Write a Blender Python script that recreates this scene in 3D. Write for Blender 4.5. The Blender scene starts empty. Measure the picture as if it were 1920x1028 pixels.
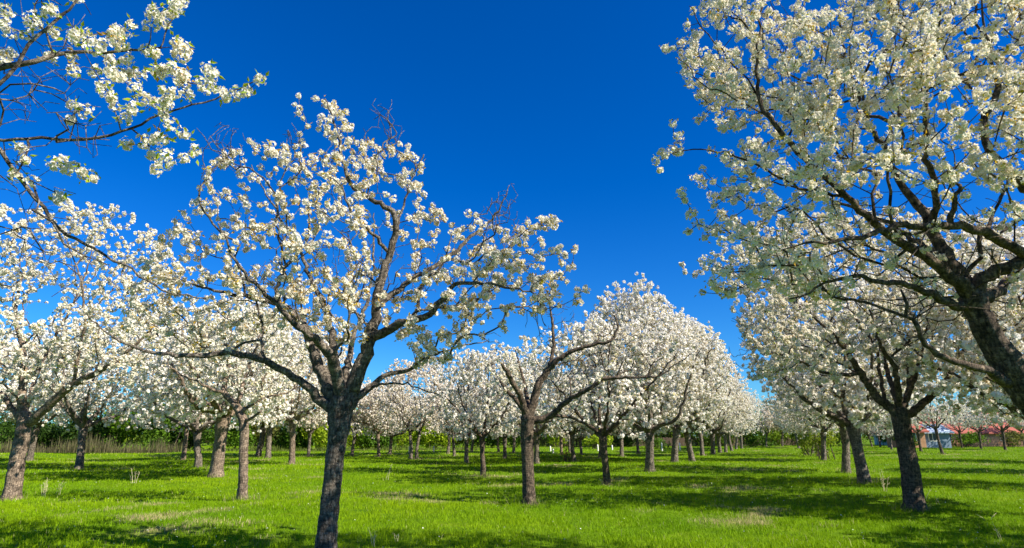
import bpy, math, random
import numpy as np
from math import radians as R, sin, cos, pi
rng = np.random.default_rng(7)
C = bpy.context.scene.collection

# ------------------------------------------------------------------ camera, sky, sun, exposure
FPX, CX, CY, EYE = 1150.0, 960.0, 514.0, 1.55
PITCH = R(14.7)
cam_d = bpy.data.cameras.new('camera'); cam = bpy.data.objects.new('camera', cam_d); C.objects.link(cam)
cam_d.sensor_width = 36; cam_d.lens = FPX/1920*36; cam_d.clip_start = .05; cam_d.clip_end = 3000
cam.location = (0, 0, EYE); cam.rotation_euler = (R(90)+PITCH, 0, 0)
bpy.context.scene.camera = cam
SUN_EL, SUN_AZ = R(39), R(114)          # azimuth clockwise from the viewing direction (+Y)
w = bpy.data.worlds.new('World'); bpy.context.scene.world = w; w.use_nodes = True
nt = w.node_tree; nt.nodes.clear()
sky = nt.nodes.new('ShaderNodeTexSky'); sky.sky_type = 'NISHITA'; sky.sun_disc = False
sky.sun_elevation = SUN_EL; sky.sun_rotation = SUN_AZ; sky.altitude = 300; sky.air_density = 1.0
sky.dust_density = .3; sky.ozone_density = 3.0
hsv = nt.nodes.new('ShaderNodeHueSaturation'); hsv.inputs['Saturation'].default_value = 1.47
hsv.inputs['Value'].default_value = 1.0
tint = nt.nodes.new('ShaderNodeMix'); tint.data_type = 'RGBA'; tint.blend_type = 'MULTIPLY'
tint.inputs[0].default_value = 1; tint.inputs[7].default_value = (.32, .75, 1.15, 1)
bg = nt.nodes.new('ShaderNodeBackground'); bg.inputs['Strength'].default_value = .073
wo = nt.nodes.new('ShaderNodeOutputWorld')
nt.links.new(sky.outputs[0], hsv.inputs['Color']); nt.links.new(hsv.outputs[0], tint.inputs[6])
nt.links.new(tint.outputs[2], bg.inputs[0]); nt.links.new(bg.outputs[0], wo.inputs[0])
sd = bpy.data.lights.new('sun', 'SUN'); sun = bpy.data.objects.new('sun', sd); C.objects.link(sun)
sd.energy = 5.0; sd.angle = R(.5); sd.color = (1, .95, .865)
sun.rotation_euler = (R(90)-SUN_EL, 0, R(180)-SUN_AZ)   # lamp shines from (sin az, cos az)
vs = bpy.context.scene.view_settings
vs.view_transform = 'Standard'; vs.look = 'None'; vs.gamma = 1; vs.exposure = .98; vs.use_curve_mapping = False

# ------------------------------------------------------------------ photo geometry -> world
def ray(px, py):
    x = (np.asarray(px, float)-CX)/FPX; u = (CY-np.asarray(py, float))/FPX
    return x, cos(PITCH)-u*sin(PITCH), sin(PITCH)+u*cos(PITCH)
def P(px, py, Y):
    a, b, c = ray(px, py); t = Y/b
    return np.stack([a*t, np.broadcast_to(Y, np.shape(t))*1.0, EYE+c*t], -1)
def G(px, py):
    a, b, c = ray(px, py); t = -EYE/c
    return np.array([a*t, b*t, 0.])
def gz(x, y):       # lie of the land
    return .05*np.sin(x*.31+y*.17)+.04*np.sin(y*.43-x*.11+1)+.03*np.sin(x*.9+2)*np.sin(y*.7)

# ------------------------------------------------------------------ objects
def tag(o, label=None, cat=None, group=None, kind=None):
    if label: o['label'] = label
    if cat: o['category'] = cat
    if group: o['group'] = group
    if kind: o['kind'] = kind
    return o
def empty(name, loc, rz=0):
    o = bpy.data.objects.new(name, None); C.objects.link(o); o.location = loc; o.rotation_euler = (0, 0, rz)
    o.empty_display_size = .3
    return o
def mesh(name, V, faces, mat, parent=None, col=None, smooth=False, origin=None):
    """faces: list of int arrays (n,3) and/or (n,4)"""
    V = np.asarray(V, np.float32)
    if origin is not None: V = V-np.asarray(origin, np.float32)
    if not isinstance(faces, list): faces = [faces]
    faces = [np.asarray(f, np.int32) for f in faces if len(f)]
    me = bpy.data.meshes.new(name)
    idx = np.concatenate([f.ravel() for f in faces])
    tot = np.concatenate([np.full(len(f), f.shape[1], np.int32) for f in faces])
    st = np.concatenate([[0], np.cumsum(tot)[:-1]]).astype(np.int32)
    me.vertices.add(len(V)); me.vertices.foreach_set('co', V.ravel())
    me.loops.add(len(idx)); me.loops.foreach_set('vertex_index', idx)
    me.polygons.add(len(tot)); me.polygons.foreach_set('loop_start', st)
    try: me.polygons.foreach_set('loop_total', tot)
    except Exception: pass
    me.polygons.foreach_set('use_smooth', np.full(len(tot), smooth))
    me.update(calc_edges=True)
    if col is not None:
        c = np.ones((len(V), 4), np.float32); c[:, :3] = col
        at = me.color_attributes.new('tone', 'FLOAT_COLOR', 'POINT'); at.data.foreach_set('color', c.ravel())
    me.materials.append(mat)
    o = bpy.data.objects.new(name, me); C.objects.link(o)
    if parent is not None: o.parent = parent
    return o
class MB:
    def __init__(s): s.v = []; s.f = []; s.n = 0
    def box(s, x0, x1, y0, y1, z0, z1):
        s.v.append([(x0,y0,z0),(x1,y0,z0),(x1,y1,z0),(x0,y1,z0),(x0,y0,z1),(x1,y0,z1),(x1,y1,z1),(x0,y1,z1)])
        s.f.append(np.array([(3,2,1,0),(4,5,6,7),(0,1,5,4),(1,2,6,5),(2,3,7,6),(3,0,4,7)])+s.n); s.n += 8
    def poly(s, v, f):
        s.v.append(v); s.f.append(np.array(f)+s.n); s.n += len(v)
    def build(s, name, mat, parent=None):
        q = [f for f in s.f if f.shape[1] == 4]; t = [f for f in s.f if f.shape[1] == 3]
        fs = ([np.concatenate(q)] if q else [])+([np.concatenate(t)] if t else [])
        return mesh(name, np.concatenate([np.array(v, float) for v in s.v]), fs, mat, parent)

# ------------------------------------------------------------------ materials
def new_mat(name):
    m = bpy.data.materials.new(name); m.use_nodes = True; t = m.node_tree; t.nodes.clear()
    return m, t, t.nodes.new('ShaderNodeOutputMaterial')
def N(t, k, **kw):
    n = t.nodes.new('ShaderNode'+k)
    for a, b in kw.items():
        if a in n.inputs: n.inputs[a].default_value = b
        else: setattr(n, a, b)
    return n
def ramp(t, src, stops):
    r = N(t, 'ValToRGB'); e = r.color_ramp.elements
    while len(e) < len(stops): e.new(.5)
    for k, (p, c) in enumerate(stops): e[k].position = p; e[k].color = (*c, 1)
    t.links.new(src, r.inputs[0]); return r.outputs[0]
def mixc(t, f, a, b, mode='MIX'):
    m = N(t, 'Mix', data_type='RGBA', blend_type=mode)
    for s, v in ((0, f), (6, a), (7, b)):
        if hasattr(v, 'links') or hasattr(v, 'is_linked'): t.links.new(v, m.inputs[s])
        else: m.inputs[s].default_value = v if s == 0 else (*v, 1)
    return m.outputs[2]
def bark_mat(name, dark, light, moss=.14):
    m, t, out = new_mat(name); L = t.links.new
    tc = N(t, 'TexCoord')
    mp = N(t, 'Mapping'); mp.inputs['Scale'].default_value = (1, 1, 3.2); L(tc.outputs['Object'], mp.inputs[0])
    n1 = N(t, 'TexNoise', Scale=9.0, Detail=8.0, Roughness=.65); L(mp.outputs[0], n1.inputs['Vector'])
    mp2 = N(t, 'Mapping'); mp2.inputs['Scale'].default_value = (1, 1, .28); L(tc.outputs['Object'], mp2.inputs[0])
    n2 = N(t, 'TexNoise', Scale=38.0, Detail=6.0, Roughness=.6); L(mp2.outputs[0], n2.inputs['Vector'])
    n3 = N(t, 'TexNoise', Scale=2.3, Detail=3.0); L(tc.outputs['Object'], n3.inputs['Vector'])
    v = N(t, 'TexVoronoi', Scale=26.0, feature='DISTANCE_TO_EDGE'); dv = N(t, 'VectorMath', operation='MULTIPLY_ADD'); L(n1.outputs['Color'], dv.inputs[0]); dv.inputs[1].default_value = (.09, .09, .09); L(mp2.outputs[0], dv.inputs[2]); L(dv.outputs[0], v.inputs['Vector'])
    a = N(t, 'Math', operation='MULTIPLY'); L(n1.outputs[0], a.inputs[0]); L(n2.outputs[0], a.inputs[1])
    c = ramp(t, a.outputs[0], [(.13, dark), (.24, tuple((d+l)/2.4 for d, l in zip(dark, light))), (.36, light)])
    vr = ramp(t, v.outputs['Distance'], [(0, (.45, .42, .4)), (.12, (1, 1, 1))])
    c = mixc(t, .55, c, vr, 'MULTIPLY')
    f = ramp(t, n3.outputs[0], [(.5, (0, 0, 0)), (.72, (moss, moss, moss))])
    c = mixc(t, f, c, (.12, .13, .05))
    n4 = N(t, 'TexNoise', Scale=5.5, Detail=5.0, Roughness=.7); L(tc.outputs['Object'], n4.inputs['Vector'])
    c = mixc(t, 1.0, c, ramp(t, n4.outputs[0], [(.32, (.45, .44, .43)), (.5, (.9, .9, .9)), (.68, (1.35, 1.32, 1.25))]), 'MULTIPLY')
    b = N(t, 'Bsdf'+'Principled'); b.inputs['Roughness'].default_value = .9; b.inputs['Specular IOR Level'].default_value = .2
    L(c, b.inputs['Base Color'])
    ad = N(t, 'Math', operation='ADD'); L(a.outputs[0], ad.inputs[0]); sc_ = N(t, 'Math', operation='MULTIPLY'); L(vr, sc_.inputs[0]); sc_.inputs[1].default_value = .35; L(sc_.outputs[0], ad.inputs[1])
    bp = N(t, 'Bump', Strength=1.0, Distance=.045); L(ad.outputs[0], bp.inputs['Height']); L(bp.outputs[0], b.inputs['Normal'])
    L(b.outputs[0], out.inputs[0]); return m
def petal_mat(name, tr=.3, base=(1, 1, 1)):
    m, t, out = new_mat(name); L = t.links.new
    at = N(t, 'Attribute', attribute_name='tone'); c = mixc(t, 1.0, at.outputs['Color'], base, 'MULTIPLY')
    d = N(t, 'BsdfDiffuse'); tl = N(t, 'BsdfTranslucent'); mx = N(t, 'MixShader'); mx.inputs[0].default_value = tr
    L(c, d.inputs[0]); L(c, tl.inputs[0]); L(d.outputs[0], mx.inputs[1]); L(tl.outputs[0], mx.inputs[2]); L(mx.outputs[0], out.inputs[0])
    return m
def leaf_mat(name, tr=.35, rough=.5):
    m, t, out = new_mat(name); L = t.links.new
    at = N(t, 'Attribute', attribute_name='tone')
    b = N(t, 'BsdfPrincipled'); b.inputs['Roughness'].default_value = rough; b.inputs['Specular IOR Level'].default_value = .1
    tl = N(t, 'BsdfTranslucent'); mx = N(t, 'MixShader'); mx.inputs[0].default_value = tr
    L(at.outputs['Color'], b.inputs['Base Color']); L(at.outputs['Color'], tl.inputs[0])
    L(b.outputs[0], mx.inputs[1]); L(tl.outputs[0], mx.inputs[2]); L(mx.outputs[0], out.inputs[0]); return m
def plain(name, col, var=.3, scale=6.0, rough=.8, stretch=(1, 1, 1)):
    m, t, out = new_mat(name); L = t.links.new
    tc = N(t, 'TexCoord'); mp = N(t, 'Mapping'); mp.inputs['Scale'].default_value = stretch; L(tc.outputs['Object'], mp.inputs[0])
    n = N(t, 'TexNoise', Scale=scale, Detail=6.0, Roughness=.6); L(mp.outputs[0], n.inputs['Vector'])
    c = ramp(t, n.outputs[0], [(.3, tuple(x*(1-var) for x in col)), (.7, tuple(min(1, x*(1+var)) for x in col))])
    b = N(t, 'BsdfPrincipled'); b.inputs['Roughness'].default_value = rough; b.inputs['Specular IOR Level'].default_value = .25
    L(c, b.inputs['Base Color'])
    bp = N(t, 'Bump', Strength=.4, Distance=.01); L(n.outputs[0], bp.inputs['Height']); L(bp.outputs[0], b.inputs['Normal'])
    L(b.outputs[0], out.inputs[0]); return m
BARK = bark_mat('cherry_bark', (.032, .027, .022), (.38, .31, .235))
BARK_DARK = bark_mat('dark_cherry_bark', (.022, .017, .013), (.26, .19, .13))
BARK_GREY = bark_mat('grey_brown_bark', (.06, .044, .032), (.50, .37, .26), .12)
PETAL = petal_mat('white_petals', .35)
LEAF = leaf_mat('young_cherry_leaves', .45)
BUSHLEAF = leaf_mat('bush_leaves', .4)

# grass colours: one world-space pattern used by the soil sheet and by the blades
def patch(x, y):
    s = np.sin(x*.55+1.3*np.sin(y*.4))*np.sin(y*.62+1.1*np.sin(x*.33+2))
    s2 = np.sin(x*1.7+y*.9+2*np.sin(y*.8))*np.sin(y*2.1-x*.6)
    return .6*s+.4*s2
def ground_mat():
    m, t, out = new_mat('meadow_ground'); L = t.links.new
    g = N(t, 'NewGeometry')
    mp = N(t, 'Mapping'); L(g.outputs['Position'], mp.inputs[0])
    n = N(t, 'TexNoise', Scale=1.2, Detail=8.0, Roughness=.65); L(mp.outputs[0], n.inputs['Vector'])
    n2 = N(t, 'TexNoise', Scale=14.0, Detail=6.0, Roughness=.7); L(mp.outputs[0], n2.inputs['Vector'])
    c = ramp(t, n.outputs[0], [(.3, (.06, .13, .004)), (.55, (.13, .22, .006)), (.72, (.20, .26, .012))])
    at = N(t, 'Attribute', attribute_name='tone')
    sp = N(t, 'SeparateColor'); L(at.outputs['Color'], sp.inputs[0])
    c = mixc(t, sp.outputs[0], c, (.33, .27, .12))
    v = ramp(t, n2.outputs[0], [(.3, (.55, .6, .5)), (.7, (1.1, 1.1, 1))])
    c = mixc(t, 1.0, c, v, 'MULTIPLY')
    b = N(t, 'BsdfPrincipled'); b.inputs['Roughness'].default_value = .95; b.inputs['Specular IOR Level'].default_value = .05
    L(c, b.inputs['Base Color'])
    bp = N(t, 'Bump', Strength=.6, Distance=.05); L(n2.outputs[0], bp.inputs['Height']); L(bp.outputs[0], b.inputs['Normal'])
    L(b.outputs[0], out.inputs[0]); return m

# ------------------------------------------------------------------ tree building
def unit(v):
    return v/np.maximum(np.linalg.norm(v, axis=-1, keepdims=True), 1e-9)
def catmull(pts, rad, step):
    pts = np.array(pts, float); rad = np.array(rad, float)
    n = len(pts); e = np.vstack([2*pts[0]-pts[1], pts, 2*pts[-1]-pts[-2]])
    out, ro = [], []
    for i in range(n-1):
        p0, p1, p2, p3 = e[i:i+4]; k = max(1, int(math.ceil(np.linalg.norm(p2-p1)/step)))
        for j in range(k):
            t = j/k
            out.append(.5*((2*p1)+(-p0+p2)*t+(2*p0-5*p1+4*p2-p3)*t*t+(-p0+3*p1-3*p2+p3)*t**3)); ro.append(rad[i]*(1-t)+rad[i+1]*t)
    out.append(pts[-1]); ro.append(rad[-1])
    return np.array(out), np.array(ro)
class Skel:
    def __init__(s, cap=60000):
        s.p = np.zeros((cap, 3)); s.par = np.full(cap, -1); s.r = np.zeros(cap); s.limb = np.zeros(cap, int)
        s.path = np.zeros(cap); s.pen = np.zeros(cap); s.n = 0; s.tips = []; s.old = 0
    def add(s, p, par, r, limb, pen=0):
        i = s.n; s.n += 1
        s.p[i] = p; s.par[i] = par; s.r[i] = r; s.limb[i] = limb; s.pen[i] = pen
        s.path[i] = 0 if par < 0 else s.path[par]+np.linalg.norm(p-s.p[par])
        return i
    def trace(s, pts, rad, limb, parent=None, step=.1, pen=0, wob=.012):
        P_, R_ = catmull(pts, rad, step)
        if parent is None:
            par = -1
            if s.n: par = int(np.argmin(np.linalg.norm(s.p[:s.n]-P_[0], axis=1)))
        else: par = parent
        ids = []
        for k in range(len(P_)):
            q = P_[k]+(rng.normal(0, wob, 3) if 0 < k else 0)
            par = s.add(q, par, R_[k], limb, pen if k > 0 or pen else 0); ids.append(par)
        return ids
    def grow(s, A, bf=.35, step=.11, sag=.05, wob=.014, bloom=True, centre=None, spur=.45):
        if centre is None: centre = s.p[0]
        A = A[np.argsort(np.linalg.norm(A-centre, axis=1))]
        for a in A:
            d = np.linalg.norm(s.p[:s.n]-a, axis=1)
            j = int(np.argmin(d+bf*s.path[:s.n]+s.pen[:s.n]))
            L = d[j]
            if L < .03: continue
            k = max(1, int(L/step)); par = j; v = a-s.p[j]
            # leave along the parent's direction a little, then bend to the target
            pp = s.par[j]; dirp = unit(s.p[j]-s.p[pp]) if pp >= 0 else np.array([0, 0, 1.])
            ctrl = s.p[j]+.45*v+.28*L*dirp*.6+np.array([0, 0, sag*L])+rng.normal(0, .07*L, 3)
            for q in range(1, k+1):
                t = q/k
                pt = (1-t)**2*s.p[j]+2*t*(1-t)*ctrl+t*t*a+(rng.normal(0, wob, 3) if q < k else 0)
                par = s.add(pt, par, 0, s.limb[j])
                if not bloom and rng.random() < spur: s.add(pt+unit(rng.normal(0, 1, 3)+.6*dirp)*rng.uniform(.05, .16), par, 0, s.limb[j])
            s.tips.append((par, bloom))
    def radii(s, tip=.0035, e=2.25, cap=.8):
        n = s.n; acc = np.zeros(n); kids = np.bincount(s.par[1:n][s.par[1:n] >= 0], minlength=n)
        w_ = np.where(kids == 0, tip**e, 0.)
        for i in range(n-1, 0, -1):
            w_[i] = max(w_[i], 0); p = s.par[i]
            if p >= 0: w_[p] += w_[i]
        rp = w_**(1/e)
        tr = s.r[:n] > 0
        r = np.where(tr, s.r[:n], rp)
        for i in range(1, n):
            if not tr[i] and s.par[i] >= 0: r[i] = min(r[i], r[s.par[i]]*cap if tr[s.par[i]] else r[s.par[i]])
        s.r[:n] = r
    def tubes(s, limb_ok, sides=lambda r: 5, rough=0.):
        n = s.n; kids = [[] for _ in range(n)]
        for i in range(n):
            if s.par[i] >= 0: kids[s.par[i]].append(i)
        V, F, off = [], [], 0
        starts = [i for i in range(n) if limb_ok(s.limb[i]) and (s.par[i] < 0 or not limb_ok(s.limb[s.par[i]]))]
        stack = [(i, s.par[i] >= 0) for i in starts]
        while stack:
            i, withpar = stack.pop()
            ch = [s.par[i], i] if withpar else [i]
            rr = [s.r[i]*1.15, s.r[i]] if withpar else [s.r[i]]
            c = i
            while True:
                ks = [k for k in kids[c] if limb_ok(s.limb[k])]
                if not ks: break
                ks.sort(key=lambda k: -s.r[k])
                for k in ks[1:]: stack.append((k, True))
                c = ks[0]; ch.append(c); rr.append(s.r[c])
            if len(ch) < 2: continue
            pts = s.p[ch]; rr = np.array(rr); m = sides(rr.max())
            v, f = tube(pts, rr, m, rough)
            V.append(v); F.append(f+off); off += len(v)
        if not V: return None, None
        return np.concatenate(V), np.concatenate(F)
def tube(pts, rr, m, rough=0.):
    k = len(pts); tg = np.gradient(pts, axis=0); tg = unit(tg)
    ref = np.array([0, 1., 0]) if abs(tg[0][1]) < .8 else np.array([1., 0, 0])
    a = unit(np.cross(tg, ref)); b = np.cross(tg, a)
    th = np.arange(m)*2*pi/m
    rad = np.repeat(rr[:, None], m, 1)
    if rough > 0:
        ph = rng.uniform(0, 6.28, 8); z = np.linspace(0, 1, k)[:, None]*k*.5
        d = (.45*np.sin(2*th+ph[0]+.13*z)+.4*np.sin(3*th+ph[1]-.21*z)+.3*np.sin(5*th+ph[2]+.4*z)+.3*np.sin(.5*z+ph[3]+th)
             +.25*np.sin(7*th+ph[4]+.3*z))
        nz = rng.normal(0, 1, (k, m)); nz = .5*nz+.5*(np.roll(nz, 1, 1)+np.roll(nz, -1, 1)+np.roll(nz, 1, 0))/1.7
        d = d+.42*nz+1.1*np.maximum(0, noise3(np.stack([np.cos(th)[None]*2+0*z, np.sin(th)[None]*2+0*z, z*.55+0*th[None]], -1).reshape(-1, 3), 1.9, ph[5]).reshape(k, m)-.25)
        rad = rad*(1+rough*d)
    v = pts[:, None, :]+rad[:, :, None]*(np.cos(th)[None, :, None]*a[:, None, :]+np.sin(th)[None, :, None]*b[:, None, :])
    v = v.reshape(-1, 3)
    i = np.arange(k-1)[:, None]*m; j = np.arange(m)[None, :]; j2 = (j+1) % m
    f = np.stack([i+j, i+j2, i+m+j2, i+m+j], -1).reshape(-1, 4)
    # close the tip
    v = np.vstack([v, pts[-1]+tg[-1]*rr[-1]*.6]); c = len(v)-1; l = (k-1)*m
    cap = np.stack([l+np.arange(m), l+(np.arange(m)+1) % m, np.full(m, c), np.full(m, c)], -1)
    f = np.vstack([f, cap[:, [0, 1, 2, 2]]])
    return v, f
def mesh_tube(name, V, F, mat, parent, origin, smooth=True):
    tri = F[:, 2] == F[:, 3]
    return mesh(name, V, [F[~tri], F[tri][:, :3]], mat, parent, smooth=smooth, origin=origin)

def basis(nrm):
    nrm = unit(nrm); r = rng.normal(0, 1, nrm.shape); a = unit(np.cross(nrm, r)); return a, np.cross(nrm, a), nrm
FL10 = (np.array([(0, 0, -.28)]+[((1 if i % 2 == 0 else .66)*cos(i*pi/5), (1 if i % 2 == 0 else .66)*sin(i*pi/5), .12 if i % 2 == 0 else .0) for i in range(10)]),
        np.array([(0, 1+i, 1+(i+1) % 10) for i in range(10)]))
FL5 = (np.array([(0, 0, -.25)]+[(cos(i*2*pi/5), sin(i*2*pi/5), .1) for i in range(5)]), np.array([(0, 1+i, 1+(i+1) % 5) for i in range(5)]))
FL4 = (np.array([(-.9, -.7, 0), (.8, -.8, .25), (.9, .75, -.1), (-.75, .85, .2)]), np.array([(0, 1, 2), (0, 2, 3)]))
LF = (np.array([(0, 0, 0), (.28, .45, .1), (0, .5, -.03), (-.28, .45, .1), (0, 1.15, -.12)]), np.array([(0, 1, 2), (0, 2, 3), (1, 4, 2), (2, 4, 3)]))
LFB = (np.array([(0, 0, 0), (.35, .5, .08), (0, 1.1, -.1), (-.35, .5, .08)]), np.array([(0, 1, 2), (0, 2, 3)]))
def stamp(tpl, pos, nrm, size, tone, ctr=None):
    tv, tf = tpl; a, b, c = basis(nrm); n = len(pos)
    s = np.asarray(size)[:, None, None]
    V = pos[:, None, :]+s*(tv[None, :, 0:1]*a[:, None, :]+tv[None, :, 1:2]*b[:, None, :]+tv[None, :, 2:3]*c[:, None, :])
    F = tf[None]+(np.arange(n)*len(tv))[:, None, None]
    col = np.repeat(tone[:, None, :], len(tv), 1)
    if ctr is not None: col[:, 0, :] = ctr
    return V.reshape(-1, 3), F.reshape(-1, 3), col.reshape(-1, 3)
def blossoms(cl, rad, per, tpl, fsize, warm=.0):
    """cl: cluster centres; each cluster a loose ball of flowers facing outward"""
    n = len(cl); k = per; d = unit(rng.normal(0, 1, (n, k, 3)))
    dist = rng.uniform(.35, 1.0, (n, k, 1))**.6
    sh = rng.uniform(.8, 1.2, (n, 1, 3)); rr = (rad*rng.uniform(.65, 1.25, n))[:, None, None]
    pos = (cl[:, None, :]+d*dist*rr*sh).reshape(-1, 3)
    nrm = (d+rng.normal(0, .35, d.shape)).reshape(-1, 3)
    size = fsize*rng.uniform(.75, 1.2, n*k)
    hue = np.repeat(rng.uniform(0, 1, n), k)[:, None]
    g = rng.uniform(0, 1, (n*k, 1))
    white = np.array([.94, .90, .83])
    tone = white*(1-.10*g*g)-hue*np.array([.0, .015, .06])-warm*np.array([.03, .08, .12])
    ctr = tone*np.array([.80, .72, .42])
    V, F, c = stamp(tpl, pos, nrm, size, tone, None if tpl is FL4 else ctr)
    if tpl is FL4:      # a few quads carry the colour of stamens and stalks
        m = np.repeat(rng.random(len(pos)) < .10, 4); c[m] *= np.array([.62, .58, .32])
    return V, F, c
def leaves(cl, rad, per, size, tpl=LF, bronze=.35, greens=((.34, .36, .02), (.20, .30, .02))):
    n = len(cl); d = unit(rng.normal(0, 1, (n, per, 3))+np.array([0, 0, .25]))
    pos = (cl[:, None, :]+d*rad*rng.uniform(.65, 1.2, (n, per, 1))).reshape(-1, 3)
    side = unit(np.cross(d.reshape(-1, 3), rng.normal(0, 1, (n*per, 3))))
    t = rng.uniform(0, 1, (n*per, 1)); g0, g1 = map(np.array, greens)
    tone = g0*t+g1*(1-t)
    br = (np.repeat(rng.random(n), per) < bronze)[:, None]
    tone = np.where(br, np.array([.60, .36, .03])*rng.uniform(.7, 1.15, (n*per, 1)), tone)
    return stamp(tpl, pos, side, size*rng.uniform(.7, 1.3, n*per), tone)
def inpoly(x, y, poly):
    p = np.array(poly, float); q = np.roll(p, -1, 0); ins = np.zeros(len(x), bool); dm = np.full(len(x), 1e9)
    for (x0, y0), (x1, y1) in zip(p, q):
        c = ((y0 > y) != (y1 > y)) & (x < (x1-x0)*(y-y0)/(y1-y0+1e-12)+x0); ins ^= c
        t = np.clip(((x-x0)*(x1-x0)+(y-y0)*(y1-y0))/((x1-x0)**2+(y1-y0)**2+1e-9), 0, 1)
        dm = np.minimum(dm, np.hypot(x-x0-t*(x1-x0), y-y0-t*(y1-y0)))
    return ins, dm
def noise3(p, f, ph):
    return (np.sin(p[:, 0]*f+ph)+np.sin(p[:, 1]*f*1.1+2*ph)+np.sin(p[:, 2]*f*1.2+3*ph)+np.sin((p[:, 0]+p[:, 1]-p[:, 2])*f*.8+4*ph)+np.sin((p[:, 0]-p[:, 1]+p[:, 2])*f*1.7+5*ph))/5
def crown_points(poly, Y0, depth, n, gap=-.35, f=2.2, W=None, dens=None):
    """points filling a crown: outline as seen from the path, rounded front to back"""
    p = np.array(poly, float); lo, hi = p.min(0), p.max(0); W = W or .35*min(hi-lo)
    out = []; tot = 0
    while tot < n:
        x = rng.uniform(lo[0], hi[0], 4000); y = rng.uniform(lo[1], hi[1], 4000)
        ins, d = inpoly(x, y, poly); x, y, d = x[ins], y[ins], d[ins]
        h = depth*np.sqrt(np.clip(d/W, .03, 1)); Yv = Y0+rng.uniform(-1, 1, len(x))*h
        q = P(x, y, Yv); k = noise3(q, f, 1.7)+rng.uniform(-.15, .15, len(q)) > gap
        if dens is not None: k &= rng.random(len(q)) < dens(x, y)
        q = q[k & (q[:, 2] > 1.2)]; out.append(q); tot += len(q)
    return np.concatenate(out)[:n]

def finish_tree(root, sk, origin, bark, limbnames, cl_rad, per, tpl, fsize, leafper, leafsize, leaftpl=LF, tip=.0035,
                along=2, keep=1.0, e=2.25, warm=0, bronze=.35, clsd=.03, greens=((.34, .36, .02), (.20, .30, .02)), sides=None, leafp=.7, spread=1):
    sk.radii(tip=tip, e=e)
    sides = sides or (lambda r: 28 if r > .09 else 12 if r > .03 else 7 if r > .012 else 4)
    V, F = sk.tubes(lambda l: l == 0, sides, .07); mesh_tube('trunk', V, F, bark, root, origin)
    if limbnames:
        for l in sorted(set(sk.limb[:sk.n].tolist())-{0}):
            V, F = sk.tubes(lambda q, l=l: q == l, sides, .035)
            if V is not None: mesh_tube('limb', V, F, bark, root, origin)
    else:
        V, F = sk.tubes(lambda q: q > 0, sides, .05)
        mesh_tube('branches', V, F, bark, root, origin)
    cl = []
    for tipi, bloom in sk.tips:
        if not bloom or rng.random() > keep: continue
        i = tipi; cl.append(sk.p[i])
        m = rng.integers(0, along+1)
        for _ in range(m):
            for _s in range(spread): 
                if sk.par[i] >= 0: i = sk.par[i]
            if i < 0 or sk.r[i] > .014: break
            cl.append(sk.p[i]+rng.normal(0, clsd, 3)*np.array([1, 1, 1.0]))
    cl = np.array(cl)
    V, F, c = blossoms(cl, cl_rad, per, tpl, fsize, warm)
    mesh('blossom', V, F, PETAL, root, c, origin=origin)
    if leafper:
        lc = cl[rng.random(len(cl)) < leafp]
        V, F, c = leaves(lc, cl_rad*1.1, leafper, leafsize, leaftpl, bronze, greens)
        mesh('young_leaves', V, F, LEAF, root, c, origin=origin)
    return cl

def px_path(lst, Y0):
    """[(px, py, dY, radius)] -> points, radii"""
    return [P(a[0], a[1], Y0+a[2]) for a in lst], [a[3] for a in lst]

# ------------------------------------------------------------------ the ground
xs = np.concatenate([np.linspace(-600, -60, 18), np.linspace(-56, 56, 160), np.linspace(60, 600, 18)])
ys = np.concatenate([np.linspace(-300, -12, 12), np.linspace(-10, 90, 150), np.linspace(95, 900, 24)])
gx, gy = np.meshgrid(xs, ys); far = np.clip((np.hypot(gx, gy)-70)/60, 0, 1)
gV = np.stack([gx, gy, gz(gx, gy)*(1-far)], -1).reshape(-1, 3)
def drymask(x, y):
    s = patch(x, y); s3 = np.sin(x*3.1+y*1.3)*np.sin(y*3.7-x*1.9)
    return np.clip((s+.25*s3-.50)*3.2, 0, 1)
W_, H_ = len(xs), len(ys)
ii, jj = np.meshgrid(np.arange(W_-1), np.arange(H_-1)); a_ = (jj*W_+ii).ravel()
gF = np.stack([a_, a_+1, a_+1+W_, a_+W_], -1)
dm = drymask(gV[:, 0], gV[:, 1])
go = mesh('ground', gV, gF, ground_mat(), None, np.stack([dm*.6]*3, -1), smooth=True)
tag(go, 'flat meadow floor of the orchard under short green grass', 'ground', kind='structure')

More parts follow.
